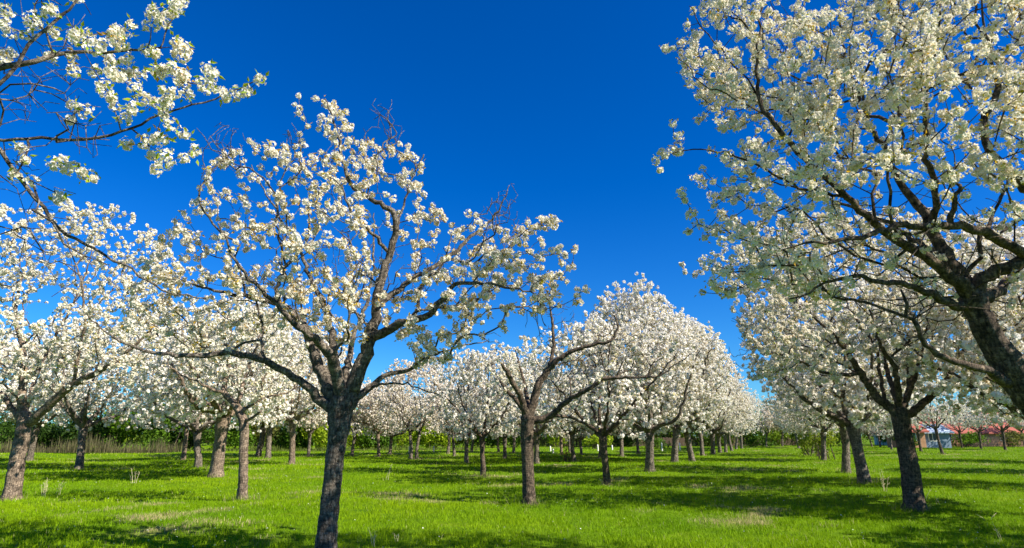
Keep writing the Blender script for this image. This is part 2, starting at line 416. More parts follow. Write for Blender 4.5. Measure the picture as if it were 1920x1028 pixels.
# grass blades: denser and finer near the camera
TREE_BASES = []      # filled while trees are placed, used for tufts
def grass_zone(y0, y1, dens, wid, hgt, seg, half=.98, pad=4.0):
    area = (y1-y0)*((y0+y1)*half+2*pad); n = int(area*dens)
    y = np.sqrt(rng.uniform(0, 1, n)*(y1**2-y0**2)+y0**2); x = rng.uniform(-1, 1, n)*(y*half+pad)
    # clumps
    tu = noise3(np.stack([x, y, x*0], -1), 9.0, .4)+.6*noise3(np.stack([x, y, x*0], -1), 2.7, 1.9)
    k = rng.random(n) < np.clip(.62+.5*tu, .12, 1); x, y, tu = x[k], y[k], tu[k]; n = len(x)
    h = hgt*rng.uniform(.45, 1.15, n)*(1+.55*tu)*np.where(rng.random(n) < .03, 1.7, 1)
    wv = wid*rng.uniform(.6, 1.3, n); az = rng.uniform(0, 2*pi, n); lean = rng.uniform(.1, .75, n)*h; la = rng.uniform(0, 2*pi, n)
    dx, dy = np.cos(az)*wv/2, np.sin(az)*wv/2; z = gz(x, y)-.01
    d = drymask(x, y)
    t = rng.uniform(0, 1, n)[:, None]; big = np.clip(.5+.5*noise3(np.stack([x, y, x*0], -1), .8, 3.3)+.15*tu, 0, 1)[:, None]
    col = (np.array([.15, .31, .002])*(1-big)+np.array([.33, .47, .004])*big)*(.70+.36*t)
    dry = ((rng.random(n) < d*.7+.012))[:, None]
    col = np.where(dry, np.array([.52, .44, .20])*(.6+.6*t), col)
    b0 = np.stack([x-dx, y-dy, z], -1); b1 = np.stack([x+dx, y+dy, z], -1)
    tip = np.stack([x+np.cos(la)*lean, y+np.sin(la)*lean, z+h], -1)
    if seg == 1:
        V = np.stack([b0, b1, tip], 1); f = np.array([(0, 1, 2)])
    else:
        md = np.stack([x+np.cos(la)*lean*.3, y+np.sin(la)*lean*.3, z+h*.6], -1); o = np.stack([dx, dy, dx*0], -1)*.75
        V = np.stack([b0, b1, md+o, md-o, tip], 1); f = np.array([(0, 1, 2), (0, 2, 3), (3, 2, 4)])
    F = f[None]+(np.arange(n)*V.shape[1])[:, None, None]
    return V.reshape(-1, 3), F.reshape(-1, 3), np.repeat(col, V.shape[1], 0)
# ------------------------------------------------------------------ the trees that carry the picture
def start(base, trunk, Y0, bark_r, step=.06, flare=True):
    pts, rad = px_path(trunk, Y0)
    pts[0] = np.array([pts[0][0], pts[0][1], gz(pts[0][0], pts[0][1])-.12])
    sk = Skel(); ids = sk.trace(pts, rad, 0, -1, step=step, pen=50, wob=.004)
    z0 = pts[0][2]+.12
    for i in ids: sk.r[i] *= 1+.4*math.exp(-max(0, sk.p[i][2]-z0)/.09)
    return sk, sk.p[0]+np.array([0, 0, .12])
def limb(sk, lst, Y0, l, root_last=False, step=.09, wob=.012):
    pts, rad = px_path(lst, Y0); return sk.trace(pts, rad, l, None, step, 0, wob)

def main_tree():
    Y = 8.35
    sk, o = start(None, [(610,1062,0,.158),(612,1028,0,.150),(616,970,0,.134),(625,883,0,.124),(632,830,0,.132),(636,800,0,.155),(638,768,0,.18),(640,745,0,.15)], Y, 0)
    limb(sk, [(632,775,0,.09),(605,752,-.05,.075),(578,728,-.15,.06),(540,700,-.3,.052),(490,675,-.5,.048),(430,662,-.7,.042),(380,668,-.8,.036),(330,666,-.9,.028),(270,655,-1,.02),(215,632,-1.1,.012),(170,600,-1.1,.006)], Y, 1)
    limb(sk, [(634,770,0,.12),(615,720,.1,.105),(594,680,.2,.088),(575,620,.3,.075),(545,586,.4,.06),(514,567,.4,.05),(460,556,.3,.035),(400,545,.2,.022),(340,525,.1,.01)], Y, 2)
    limb(sk, [(519,562,.4,.035),(527,513,.35,.032),(557,476,.3,.026),(580,440,.25,.018),(575,380,.2,.01)], Y, 2)
    limb(sk, [(640,750,0,.10),(630,690,-.2,.085),(600,643,-.5,.06),(552,604,-.8,.042),(510,560,-1,.03),(450,500,-1.2,.02),(410,420,-1.3,.01)], Y, 3)
    limb(sk, [(642,755,0,.10),(628,680,.3,.075),(620,610,.7,.055),(600,556,.9,.045),(580,515,1.0,.036),(560,470,1.1,.028),(520,400,1.2,.018),(470,310,1.2,.008)], Y, 4)
    limb(sk, [(646,765,0,.13),(664,715,0,.115),(690,650,0,.098),(703,600,0,.08),(712,535,0,.066),(730,475,-.05,.058),(744,428,-.1,.05),(735,398,-.15,.045),(705,378,-.2,.038),(665,352,-.2,.034),(643,300,-.2,.028),(630,245,-.2,.02),(610,185,-.2,.008)], Y, 5)
    limb(sk, [(730,475,-.05,.03),(700,440,-.4,.026),(660,400,-.7,.018),(640,350,-.9,.01)], Y, 5)
    limb(sk, [(696,635,0,.08),(717,626,-.1,.075),(755,605,-.3,.062),(797,594,-.5,.05),(835,556,-.6,.038),(850,535,-.7,.032),(895,530,-.8,.024),(960,540,-.8,.015),(1030,560,-.7,.008)], Y, 6)
    limb(sk, [(706,572,0,.055),(744,546,.2,.048),(781,519,.4,.042),(835,487,.6,.036),(877,450,.7,.030),(915,417,.8,.022),(940,385,.8,.014),(955,345,.8,.006)], Y, 7)
    limb(sk, [(648,775,0,.08),(668,748,.1,.066),(690,729,.2,.052),(723,704,.3,.038),(765,696,.4,.03),(798,671,.5,.024),(840,655,.6,.016),(915,640,.7,.008)], Y, 8)
    limb(sk, [(690,729,.2,.025),(731,717,.0,.016),(773,725,-.2,.012),(830,745,-.3,.006)], Y, 8)
    limb(sk, [(644,760,0,.08),(650,700,.6,.06),(660,640,1.1,.045),(690,560,1.5,.03),(700,480,1.7,.02),(700,400,1.8,.01)], Y, 9)
    limb(sk, [(744,428,-.1,.02),(775,330,0,.014),(795,290,0,.01),(725,195,0,.003)][:3], Y, 5)
    ctr = P(640, 640, Y)
    sk.r[:sk.n] *= 0.89
    poly = [(235,560),(275,470),(340,400),(365,350),(420,270),(480,262),(520,290),(560,250),(600,185),(650,215),(690,265),(780,290),(810,350),(830,400),(905,400),(960,430),(1035,405),(1085,470),(1105,545),(1050,575),(1000,600),(960,580),(930,640),(860,640),(830,700),(780,690),(720,600),(660,660),(560,610),(480,630),(400,700),(320,640),(215,620)]
    sk.grow(crown_points(poly, Y, 1.9, 740, gap=-.20, f=2.4), bf=.30, centre=ctr)
    sk.grow(P(*np.array([(560,180),(562,203),(592,185),(607,190),(640,215),(660,235),(600,230),(620,260),(765,275),(772,292),(1043,414),(1013,410),(1098,540),(1085,550),(1080,465),(345,400),(378,395),(350,410),(370,440),(480,275),(500,275),(435,290),(450,320),(985,445),(1020,430),(1060,480)]).T, Y), bf=.3, centre=ctr)
    for pl, n in (([(690,180),(730,180),(755,240),(740,290),(700,270)], 34), ([(380,240),(420,225),(480,260),(440,330),(370,330)], 60), ([(900,400),(950,330),(975,350),(970,430),(900,460)], 60), ([(525,240),(550,225),(560,250),(530,300)], 12), ([(820,450),(960,450),(930,520),(840,560)], 26), ([(560,560),(680,540),(760,640),(540,650)], 30), ([(860,600),(1060,560),(1040,640),(900,650)], 26), ([(400,560),(560,420),(760,420),(900,540),(600,600)], 260)):
        sk.grow(crown_points(pl, Y, .9, n, gap=-2), bf=.2, bloom=False, centre=ctr)
    r = empty('cherry_tree', o); tag(r, 'large blossoming cherry tree in the foreground with the nearest full trunk and brown forked limbs', 'tree', GROUP)
    finish_tree(r, sk, o, BARK, True, .050, 24, FL10, .0215, 6, .042, clsd=.05, along=3, keep=.95, tip=.0036, leafp=.6, bronze=.55, greens=((.62, .44, .02), (.45, .36, .02)))
GROUP = 'cherry trees in blossom planted across the orchard'

def right_near():
    Y = 5.3
    base = np.array([P(2240, 1230, Y)[0], Y, 0])
    sk = Skel(); pts = [base-np.array([0, 0, .15]), P(2215,1150,Y), P(2125,990,Y), P(2010,835,Y), P(1912,712,Y), P(1862,642,Y), P(1835,588,Y), P(1822,552,Y)]
    ids = sk.trace(pts, [.25,.19,.18,.18,.185,.145,.13,.14], 0, -1, step=.06, pen=50, wob=.005); o = base
    for i in ids: sk.r[i] *= 1+.5*math.exp(-max(0, sk.p[i][2])/.14)
    L = lambda lst, l: limb(sk, lst, Y, l)
    L([(1826,560,0,.11),(1800,535,-.05,.085),(1782,523,-.1,.07),(1745,490,-.15,.06),(1708,464,-.2,.052),(1660,435,-.25,.046),(1632,414,-.3,.042),(1590,370,-.4,.038),(1550,333,-.45,.034),(1510,300,-.5,.032),(1474,262,-.5,.03),(1440,220,-.55,.026),(1425,175,-.55,.022),(1419,100,-.6,.017),(1430,20,-.6,.012),(1450,-60,-.6,.007)], 1)
    L([(1430,190,-.5,.014),(1400,150,-.55,.012),(1350,95,-.6,.01),(1310,40,-.6,.008),(1290,10,-.6,.005)], 1)
    L([(1440,220,-.5,.012),(1390,190,-.6,.010),(1330,165,-.7,.008),(1270,105,-.7,.005)], 1)
    L([(1590,370,-.4,.02),(1500,350,-.5,.016),(1400,300,-.5,.012),(1300,280,-.5,.008),(1235,300,-.5,.004)], 1)
    L([(1822,552,0,.11),(1795,505,.1,.088),(1762,465,.2,.076),(1745,432,.25,.066),(1720,385,.3,.056),(1684,338,.3,.044),(1655,274,.3,.034),(1620,210,.25,.026),(1590,120,.2,.018),(1570,20,.2,.01)], 2)
    L([(1750,440,.2,.05),(1755,370,.0,.04),(1740,300,-.2,.034),(1735,240,-.4,.028),(1740,150,-.6,.02),(1760,50,-.8,.012),(1750,-60,-1,.006)], 2)
    L([(1828,556,0,.10),(1848,523,-.05,.08),(1885,500,-.1,.075),(1930,484,-.15,.072),(1990,440,-.2,.06),(2080,380,-.3,.045),(2170,260,-.3,.03),(2230,100,-.3,.015)], 3)
    L([(1930,484,-.15,.065),(1905,468,-.25,.06),(1874,453,-.35,.056),(1819,427,-.5,.048),(1778,420,-.6,.044),(1720,424,-.7,.036),(1678,426,-.8,.033),(1597,449,-.9,.022),(1540,455,-.9,.014),(1470,470,-.9,.006)], 3)
    L([(1782,421,-.6,.034),(1790,390,-.65,.03),(1793,370,-.7,.026),(1800,350,-.7,.02)], 3)
    L([(1800,575,0,.06),(1767,568,-.1,.048),(1737,549,-.2,.04),(1700,538,-.3,.034),(1645,527,-.4,.028),(1597,520,-.5,.022),(1560,527,-.5,.016),(1480,560,-.5,.008)], 4)
    L([(1895,718,0,.075),(1870,706,-.05,.055),(1848,693,-.1,.046),(1789,679,-.2,.036),(1745,656,-.25,.03),(1719,616,-.3,.024),(1700,575,-.35,.018),(1689,542,-.35,.01)], 5)
    L([(2060,395,-.3,.055),(1990,385,-.5,.05),(1920,350,-.7,.046),(1885,315,-.8,.042),(1859,286,-.9,.038),(1848,251,-.9,.036),(1856,200,-.9,.034),(1870,150,-.9,.03),(1840,140,-.9,.02),(1790,140,-.9,.008)], 6)
    L([(1870,150,-.9,.022),(1850,100,-1,.018),(1845,40,-1.1,.012),(1830,-40,-1.2,.007)], 6)
    L([(1840,560,0,.08),(1880,540,.5,.06),(1920,480,1.0,.045),(1960,380,1.4,.03),(1990,260,1.6,.018),(2000,120,1.7,.01)], 7)
    L([(1822,552,0,.07),(1780,500,.6,.05),(1700,440,1.1,.036),(1600,390,1.5,.024),(1480,350,1.8,.014),(1380,330,1.9,.007)], 8)
    ctr = P(1822, 540, Y)
    sk.r[:sk.n] *= 0.72
    poly = [(1222,305),(1250,225),(1330,215),(1300,190),(1290,140),(1245,95),(1300,85),(1285,20),(1310,-60),(1400,-120),(1600,-330),(2100,-420),(2500,-200),(2520,420),(2300,560),(1960,600),(1850,560),(1700,560),(1560,560),(1400,540),(1340,560),(1300,545),(1340,470),(1300,440),(1340,400),(1300,340)]
    inner = lambda x, y: np.where((y > 340) & (x > 1540), .2, np.where(y > 340, .6, 1))*np.where((x > 1400) & (x < 1600) & (y < 20), .25, 1)
    sk.grow(crown_points(poly, Y, 1.7, 2500, gap=-.32, f=2.4, dens=inner), bf=.28, centre=ctr)
    sk.grow(P(*np.array([(1262,92),(1293,98),(1248,90),(1290,145),(1325,115),(1288,50),(1300,20),(1285,375),(1278,365),(1228,300),(1240,285),(1262,232),(1290,435),(1310,420),(1300,400),(1500,5),(1490,15)]).T, Y-.5), bf=.3, centre=ctr)
    sk.grow(crown_points([(1450,380),(1700,330),(1900,350),(1900,600),(1700,640),(1500,560),(1380,480)], Y, 1.2, 330, gap=-2), bf=.2, bloom=False, centre=ctr)
    r = empty('cherry_tree', o); tag(r, 'near cherry tree leaning in from the right edge, thick dark trunk cut by the frame', 'tree', GROUP)
    finish_tree(r, sk, o, BARK_DARK, True, .045, 24, FL10, .0165, 5, .029, clsd=.05, along=3, keep=1, tip=.003, leafp=.6, bronze=.35, greens=((.48, .38, .02), (.22, .22, .02)), spread=1)

def left_near():
    Y = 3.0
    sk = Skel(); base = np.array([-5.0, 2.6, gz(-5.0, 2.6)])
    ids = sk.trace([base-np.array([0, 0, .15]), (-5.0,2.6,.6), (-4.95,2.6,1.3), (-4.9,2.65,1.9)], [.21,.17,.16,.18], 0, -1, step=.07, pen=50, wob=.004)
    for i in ids: sk.r[i] *= 1+.5*math.exp(-max(0, sk.p[i][2])/.14)
    F = np.array([-4.9, 2.65, 1.85])
    def L(lst, l, mid=None):
        pts, rad = px_path(lst, Y)
        if mid is not None: pts = [F]+[np.array(m[:3]) for m in mid]+pts; rad = [.11]+[m[3] for m in mid]+rad
        return sk.trace(pts, rad, l, None, .07, 0, .006)
    L([(-120,190,0,.022),(-30,135,0,.018),(60,118,0,.014),(140,98,.1,.010),(250,95,.15,.007),(300,90,.2,.005)], 1, [(-4.4,2.8,2.7,.07),(-3.7,2.9,3.2,.04)])
    L([(-90,230,-.1,.013),(0,163,-.1,.010),(54,85,-.1,.009),(103,38,-.1,.008),(142,3,-.1,.006),(180,-60,-.1,.004)], 1)
    L([(-150,250,.1,.016),(0,260,.1,.0085),(82,262,.15,.0085),(180,259,.2,.008),(245,240,.2,.007),(305,212,.25,.006),(381,190,.3,.005),(452,165,.3,.004),(485,150,.3,.003)], 2, [(-4.2,3.0,2.4,.06),(-3.5,3.1,2.9,.03)])
    L([(-100,180,.2,.016),(0,283,.2,.011),(33,327,.2,.0105),(76,387,.25,.010),(109,430,.3,.009),(163,457,.35,.008),(245,506,.4,.006),(305,545,.45,.005),(390,560,.5,.004)], 3, [(-4.3,2.6,3.0,.06),(-3.6,2.9,3.4,.03)])
    L([(300,90,.2,.004),(310,60,.2,.004),(338,16,.2,.003)], 1)
    sk.trace([F, (-5.2,3.2,3.0), (-5.4,3.8,4.2), (-5.5,4.2,5.5)], [.10,.07,.04,.015], 4, None, .1)
    sk.trace([F, (-5.4,2.0,3.0), (-6.0,1.4,4.2), (-6.5,1.0,5.2)], [.10,.07,.04,.015], 5, None, .1)
    sk.trace([F, (-4.9,2.3,3.2), (-4.3,2.2,4.4), (-3.6,2.2,5.4), (-3.0,2.2,6.0)], [.10,.07,.04,.02,.01], 6, None, .1)
    ctr = P(-300, 200, Y)
    den = lambda x, y: np.where(x < 130, .4, 1)*np.where((x > 150) & (x < 330) & (y < 60) , .5, 1)
    sk.grow(crown_points([(-60,-90),(335,-60),(345,10),(300,60),(345,90),(395,115),(440,150),(430,200),(370,190),(360,280),(320,320),(230,290),(220,200),(150,150),(60,130),(-60,150)], Y+.1, .6, 78, gap=-.2, f=5, dens=den), bf=.2, step=.07, wob=.008, centre=ctr)
    sk.grow(P(*np.array([(488,150),(465,170),(425,185),(390,130),(445,175),(310,305),(365,283),(175,335),(165,330),(103,312),(115,300),(240,270),(270,265),(300,262),(20,100),(10,20),(15,60),(5,40),(140,200),(160,210),(345,110),(325,20),(345,5),(60,590-250),(30,330),(110,375),(45,300)]).T, Y+.1), bf=.2, step=.07, wob=.008, centre=ctr)
    sk.grow(crown_points([(-60,260),(0,130),(130,160),(200,250),(200,300),(100,330),(120,450),(260,520),(240,560),(60,500),(-60,400)], Y+.1, .5, 130, gap=-2), bf=.25, step=.07, wob=.008, bloom=False, centre=ctr)
    sk.grow(crown_points([(-60,-60),(140,-60),(180,100),(300,180),(180,250),(-60,200)], Y+.1, .4, 85, gap=-2), bf=.25, step=.07, wob=.008, bloom=False, centre=ctr)
    # the rest of the crown, off to the left and above
    q = rng.normal(0, 1, (900, 3)); q = unit(q)*rng.uniform(.5, 1, (900, 1))**.5*np.array([2.6, 2.3, 1.9])+np.array([-5.4, 2.7, 4.5])
    xx = q[:, 0]/q[:, 1].clip(.2)
    q = q[(xx < -1.05) | (q[:, 1] < .5)][:420]
    sk.grow(q, bf=.3, centre=F)
    r = empty('cherry_tree', base); tag(r, 'near cherry tree reaching in at the upper left with only blossoming branch ends in view', 'tree', GROUP)
    finish_tree(r, sk, base, BARK, True, .040, 28, FL10, .0135, 6, .030, along=1, tip=.0019, leafp=.9, bronze=.12, greens=((.46, .50, .02), (.22, .36, .02)), clsd=.025, spread=1)

def centre_tree():
    Y = G(992, 951)[1]
    sk, o = start(None, [(993,951,0,.165),(992,935,0,.155),(990,880,0,.145),(988,820,0,.15),(990,785,0,.175),(991,770,0,.13)], Y, 0)
    L = lambda lst, l: limb(sk, lst, Y, l)
    L([(988,782,0,.1),(976,746,-.2,.075),(959,712,-.4,.06),(950,697,-.5,.05),(940,683,-.6,.04)], 1)
    L([(986,775,0,.07),(963,746,.1,.055),(950,733,.2,.048),(942,721,.2,.038)], 1)
    L([(994,775,0,.12),(1009,725,0,.10),(1026,696,0,.085),(1047,675,-.1,.066),(1076,658,-.2,.055),(1113,646,-.3,.044),(1147,637,-.4,.034),(1157,612,-.4,.026),(1152,590,-.4,.016)], 2)
    L([(1030,690,0,.055),(1038,642,.1,.045),(1034,600,.2,.034),(1032,570,.2,.02),(1045,545,.2,.008)], 2)
    L([(998,790,0,.11),(1015,785,0,.09),(1038,775,-.1,.072),(1067,750,-.3,.06),(1105,729,-.5,.05),(1130,712,-.6,.042),(1172,708,-.8,.032),(1226,708,-1,.022),(1263,687,-1.1,.016),(1297,662,-1.2,.008)], 3)
    L([(1015,785,0,.05),(1060,780,.6,.04),(1105,800,1,.03),(1130,830,1.2,.012)], 3)
    L([(992,775,0,.08),(985,730,.6,.05),(975,690,1.0,.03),(965,655,1.2,.012)], 4)
    ctr = P(992, 770, Y)
    sk.r[:sk.n] *= 0.90
    sk.grow(crown_points([(905,690),(960,640),(1010,620),(1030,640),(1000,720),(940,770),(900,740)], Y+.5, 1.3, 45, gap=-2), bf=.3, centre=ctr)
    sk.grow(crown_points([(1060,640),(1180,600),(1290,650),(1250,720),(1150,770),(1060,760)], Y, 1.3, 26, gap=-2), bf=.3, centre=ctr)
    sk.grow(crown_points([(1020,560),(1100,560),(1060,620),(1090,640),(1150,600),(1170,560),(1190,640),(1250,690),(1100,740),(1040,700),(1010,640)], Y, .9, 170, gap=-2), bf=.2, bloom=False, centre=ctr)
    r = empty('cherry_tree', o); tag(r, 'sparse cherry tree at the centre with bare dark curving limbs and a cut stub', 'tree', GROUP)
    finish_tree(r, sk, o, BARK_DARK, True, .06, 12, FL5, .03, 2, .04, LFB, along=2, tip=.0045)

def right_second():
    Y = G(1714, 953)[1]
    sk, o = start(None, [(1715,953,0,.235),(1713,930,0,.225),(1703,860,0,.20),(1693,810,0,.195),(1688,779,0,.21),(1688,765,0,.17)], Y, 0)
    L = lambda lst, l: limb(sk, lst, Y, l)
    L([(1684,778,0,.13),(1665,762,0,.11),(1642,742,0,.10),(1617,704,-.1,.085),(1592,667,-.2,.065),(1571,637,-.3,.05),(1530,600,-.5,.03),(1480,560,-.6,.015)], 1)
    L([(1608,700,-.1,.06),(1567,702,-.3,.045),(1533,694,-.5,.036),(1500,677,-.7,.028),(1458,662,-.8,.018),(1410,650,-.9,.008)], 1)
    L([(1688,770,0,.09),(1683,725,-.3,.075),(1675,683,-.5,.06),(1654,654,-.7,.045),(1640,610,-.8,.03),(1620,550,-.9,.012)], 2)
    L([(1692,770,0,.09),(1706,725,.1,.08),(1704,683,.15,.07)], 3)
    L([(1708,728,.1,.055),(1719,696,.2,.048),(1729,654,.3,.036),(1740,600,.4,.022),(1750,530,.4,.01)], 3)
    L([(1694,780,0,.12),(1715,770,.1,.10),(1742,746,.2,.09),(1771,721,.3,.078),(1792,679,.4,.06),(1812,646,.5,.048),(1850,580,.6,.03),(1890,520,.7,.012)], 4)
    L([(1690,770,0,.09),(1665,700,.8,.06),(1650,640,1.3,.04),(1640,560,1.7,.02)], 5)
    L([(1660,760,0,.05),(1650,700,.3,.045),(1640,650,.6,.035),(1600,590,.8,.02),(1560,520,.9,.01)], 5)
    ctr = P(1688, 720, Y)
    sk.r[:sk.n] *= 0.88
    poly = [(1268,492),(1330,480),(1370,430),(1480,400),(1650,390),(1850,400),(2000,470),(2060,600),(1960,690),(1850,740),(1780,660),(1700,690),(1620,660),(1560,730),(1480,700),(1400,720),(1400,640),(1350,560),(1290,520)]
    sk.grow(crown_points(poly, Y, 2.9, 1900, gap=-.25, f=2.0), bf=.28, centre=ctr, step=.14)
    sk.grow(crown_points([(1350,600),(1500,560),(1700,620),(1500,700),(1380,690)], Y-.5, 1, 110, gap=-2), bf=.2, bloom=False, centre=ctr)
    r = empty('cherry_tree', o); tag(r, 'blossoming cherry tree on the right with a thick rough dark trunk leaning slightly left', 'tree', GROUP)
    finish_tree(r, sk, o, BARK_DARK, True, .056, 17, FL5, .027, 2, .045, LFB, along=3, tip=.0042)

def left_tree():
    Y = G(21, 935)[1]
    sk, o = start(None, [(20,935,0,.22),(24,915,0,.21),(33,860,0,.19),(44,812,0,.19),(47,790,0,.20),(46,775,0,.15)], Y, 0)
    L = lambda lst, l: limb(sk, lst, Y, l)
    L([(44,785,0,.13),(40,746,0,.12),(45,696,0,.10),(42,650,.1,.08),(30,600,.1,.06),(35,540,.1,.04),(60,470,.1,.02)], 1)
    L([(50,798,0,.14),(83,767,-.2,.12),(138,721,-.4,.10),(179,700,-.5,.08),(217,679,-.6,.06),(250,650,-.7,.04),(290,610,-.8,.02),(310,560,-.8,.008)], 2)
    L([(40,790,0,.09),(8,746,.1,.07),(-40,700,.2,.055),(-110,640,.3,.035),(-180,560,.4,.015)], 3)
    L([(46,780,0,.08),(70,700,.8,.06),(110,620,1.3,.045),(150,540,1.6,.03),(180,450,1.8,.012)], 4)
    L([(138,721,-.4,.05),(150,650,-.6,.045),(160,600,-.8,.035),(150,520,-1,.025),(120,440,-1,.01)], 2)
    ctr = P(46, 740, Y)
    sk.r[:sk.n] *= 0.88
    poly = [(-330,640),(-300,450),(-120,380),(0,380),(60,400),(110,370),(180,385),(235,385),(290,430),(340,500),(335,600),(300,660),(250,720),(120,740),(0,760),(-200,740)]
    sk.grow(crown_points(poly, Y, 2.8, 1750, gap=-.22, f=2.0), bf=.28, centre=ctr, step=.14)
    r = empty('cherry_tree', o); tag(r, 'cherry tree at the left edge with thick pale brown trunk and low limb rising right', 'tree', GROUP)
    finish_tree(r, sk, o, BARK_GREY, True, .056, 17, FL5, .027, 2, .045, LFB, along=3, tip=.0042)

def bent_tree():
    Y = G(454, 943)[1]
    sk, o = start(None, [(454,943,0,.13),(455,920,0,.125),(457,850,0,.115),(458,800,0,.12),(450,775,0,.115),(440,757,0,.10)], Y, 0)
    L = lambda lst, l: limb(sk, lst, Y, l)
    L([(441,758,0,.09),(420,735,0,.08),(427,700,.1,.06),(429,683,.1,.05),(421,642,.1,.035),(425,600,.1,.02),(440,560,.1,.01)], 1)
    L([(425,738,0,.05),(400,730,-.2,.04),(370,715,-.4,.03),(330,700,-.5,.015)], 1)
    L([(450,775,0,.06),(470,760,0,.045),(500,745,.2,.035),(540,735,.3,.02),(570,720,.3,.01)], 2)
    L([(456,790,0,.05),(475,782,-.2,.035),(490,770,-.4,.02)], 2)
    L([(445,762,0,.06),(460,710,.5,.045),(480,650,.8,.03),(500,600,1,.015)], 3)
    ctr = P(445, 740, Y)
    sk.r[:sk.n] *= 0.90
    sk.grow(crown_points([(330,640),(380,580),(460,560),(560,580),(600,650),(590,730),(520,760),(440,740),(350,730)], Y+.3, 2.0, 420, gap=-.3, f=2.0), bf=.3, centre=ctr, step=.14)
    sk.grow(crown_points([(340,640),(460,620),(560,720),(440,750)], Y, 1, 60, gap=-2), bf=.2, bloom=False, centre=ctr)
    r = empty('cherry_tree', o); tag(r, 'slender cherry tree whose straight bare trunk bends left at its top', 'tree', GROUP)
    finish_tree(r, sk, o, BARK_GREY, True, .06, 10, FL5, .033, 2, .045, LFB, along=2, tip=.0042)

main_tree(); right_near(); left_near(); centre_tree(); right_second(); left_tree(); bent_tree()

# ------------------------------------------------------------------ the rows behind: ten grown trees, copied
def generic(seed, fork=1.6, rx=2.9, rz=2.3, cz=4.1, tr=.18, nl=6, n=900, lean=(.15, .05), per=13, keep=1.0, twin=False, rad=.066, gap=-.24, bark=None, fs=.038, warm=0.):
    global rng
    rng = np.random.default_rng(seed)
    n = int(n*1.6); tr *= .84; sk = Skel()
    top = np.array([lean[0], lean[1], fork])
    if twin:
        ids = sk.trace([(-.22,0,-.15),(-.2,0,.6),(-.32,.05,fork+.2)], [tr*1.2,tr,tr*.9], 0, -1, step=.12, pen=50, wob=.006)
        ids += sk.trace([(.2,.05,-.15),(.18,0,.6),(.35,-.05,fork+.3)], [tr*1.1,tr*.9,tr*.8], 0, ids[0], step=.12, pen=50, wob=.006)
        ends = [sk.p[ids[-1]], np.array([-.32, .05, fork+.2])]
    else:
        ids = sk.trace([(0,0,-.15), (.02,0,.3), tuple(top*.6+np.array([rng.normal(0,.03),0,0])), tuple(top)], [tr*1.05,tr*1.0,tr*.9,tr*1.15], 0, -1, step=.12, pen=50, wob=.006)
        ends = [top]
    for i in ids: sk.r[i] *= 1+.28*math.exp(-max(0, sk.p[i][2])/.13)
    a0 = rng.uniform(0, 6.28)
    for l in range(nl):
        a = a0+l*2*pi/nl+rng.normal(0, .25); e = ends[l % len(ends)]
        up = rng.uniform(.5, 1.0); out = rng.uniform(.55, .85)*rx
        d = np.array([cos(a), sin(a), 0])
        p1 = e+d*out*.25+np.array([0, 0, .45*up]); p2 = e+d*out*.6+np.array([0, 0, 1.1*up+rng.normal(0, .15)]); p3 = e+d*out*rng.uniform(.85, 1.1)+np.array([0, 0, (cz-fork)*rng.uniform(.8, 1.25)*up])
        p4 = p3+d*.5+np.array([0, 0, rng.uniform(.3, 1.0)])
        sk.trace([e, p1, p2, p3, p4], [tr*.62, tr*.5, tr*.36, tr*.2, tr*.06], 1, None, .16, 0, .02)
    e = ends[0]; sk.trace([e, e+np.array([.1, .1, .8]), (.2, -.1, cz), (0, .1, cz+rz*.6)], [tr*.6, tr*.45, tr*.25, tr*.06], 1, None, .16, 0, .02)
    # lobed crown
    lob = unit(rng.normal(0, 1, (14, 3)))
    q = unit(rng.normal(0, 1, (n*5, 3))); amp = 1+.20*np.sum(np.maximum(0, q@lob.T-.75)*4, 1)*.6-.12
    q = q*rng.uniform(.12, 1, (n*5, 1))**.42*amp[:, None]*np.array([rx, rx, rz])*(1+.12*np.sin(3.3*np.arctan2(q[:, 1], q[:, 0])+seed))[:, None]; 
    q[:, :2] *= 1+.0*q[:, 2:3]
    q += np.array([0, 0, cz]); q[:, 2] -= .12*np.hypot(q[:, 0], q[:, 1])*(q[:, 2] < cz)
    k = (noise3(q, 1.9, seed)+rng.uniform(-.15, .15, len(q)) > gap) & (q[:, 2] > fork-.1)
    sk.grow(q[k][:n], bf=.3, step=.2, centre=e)
    sk.grow(q[k][n:n+260], bf=.2, step=.2, bloom=False, centre=e)
    r = empty('cherry_tree', (0, 0, 0))
    finish_tree(r, sk, np.zeros(3), bark or BARK, False, rad, per, FL4, fs, 2, .055, LFB, along=3, tip=.0055, keep=keep, clsd=.06, warm=warm, leafp=.45,
                sides=lambda r: 12 if r > .09 else 6 if r > .03 else 3)
    return r
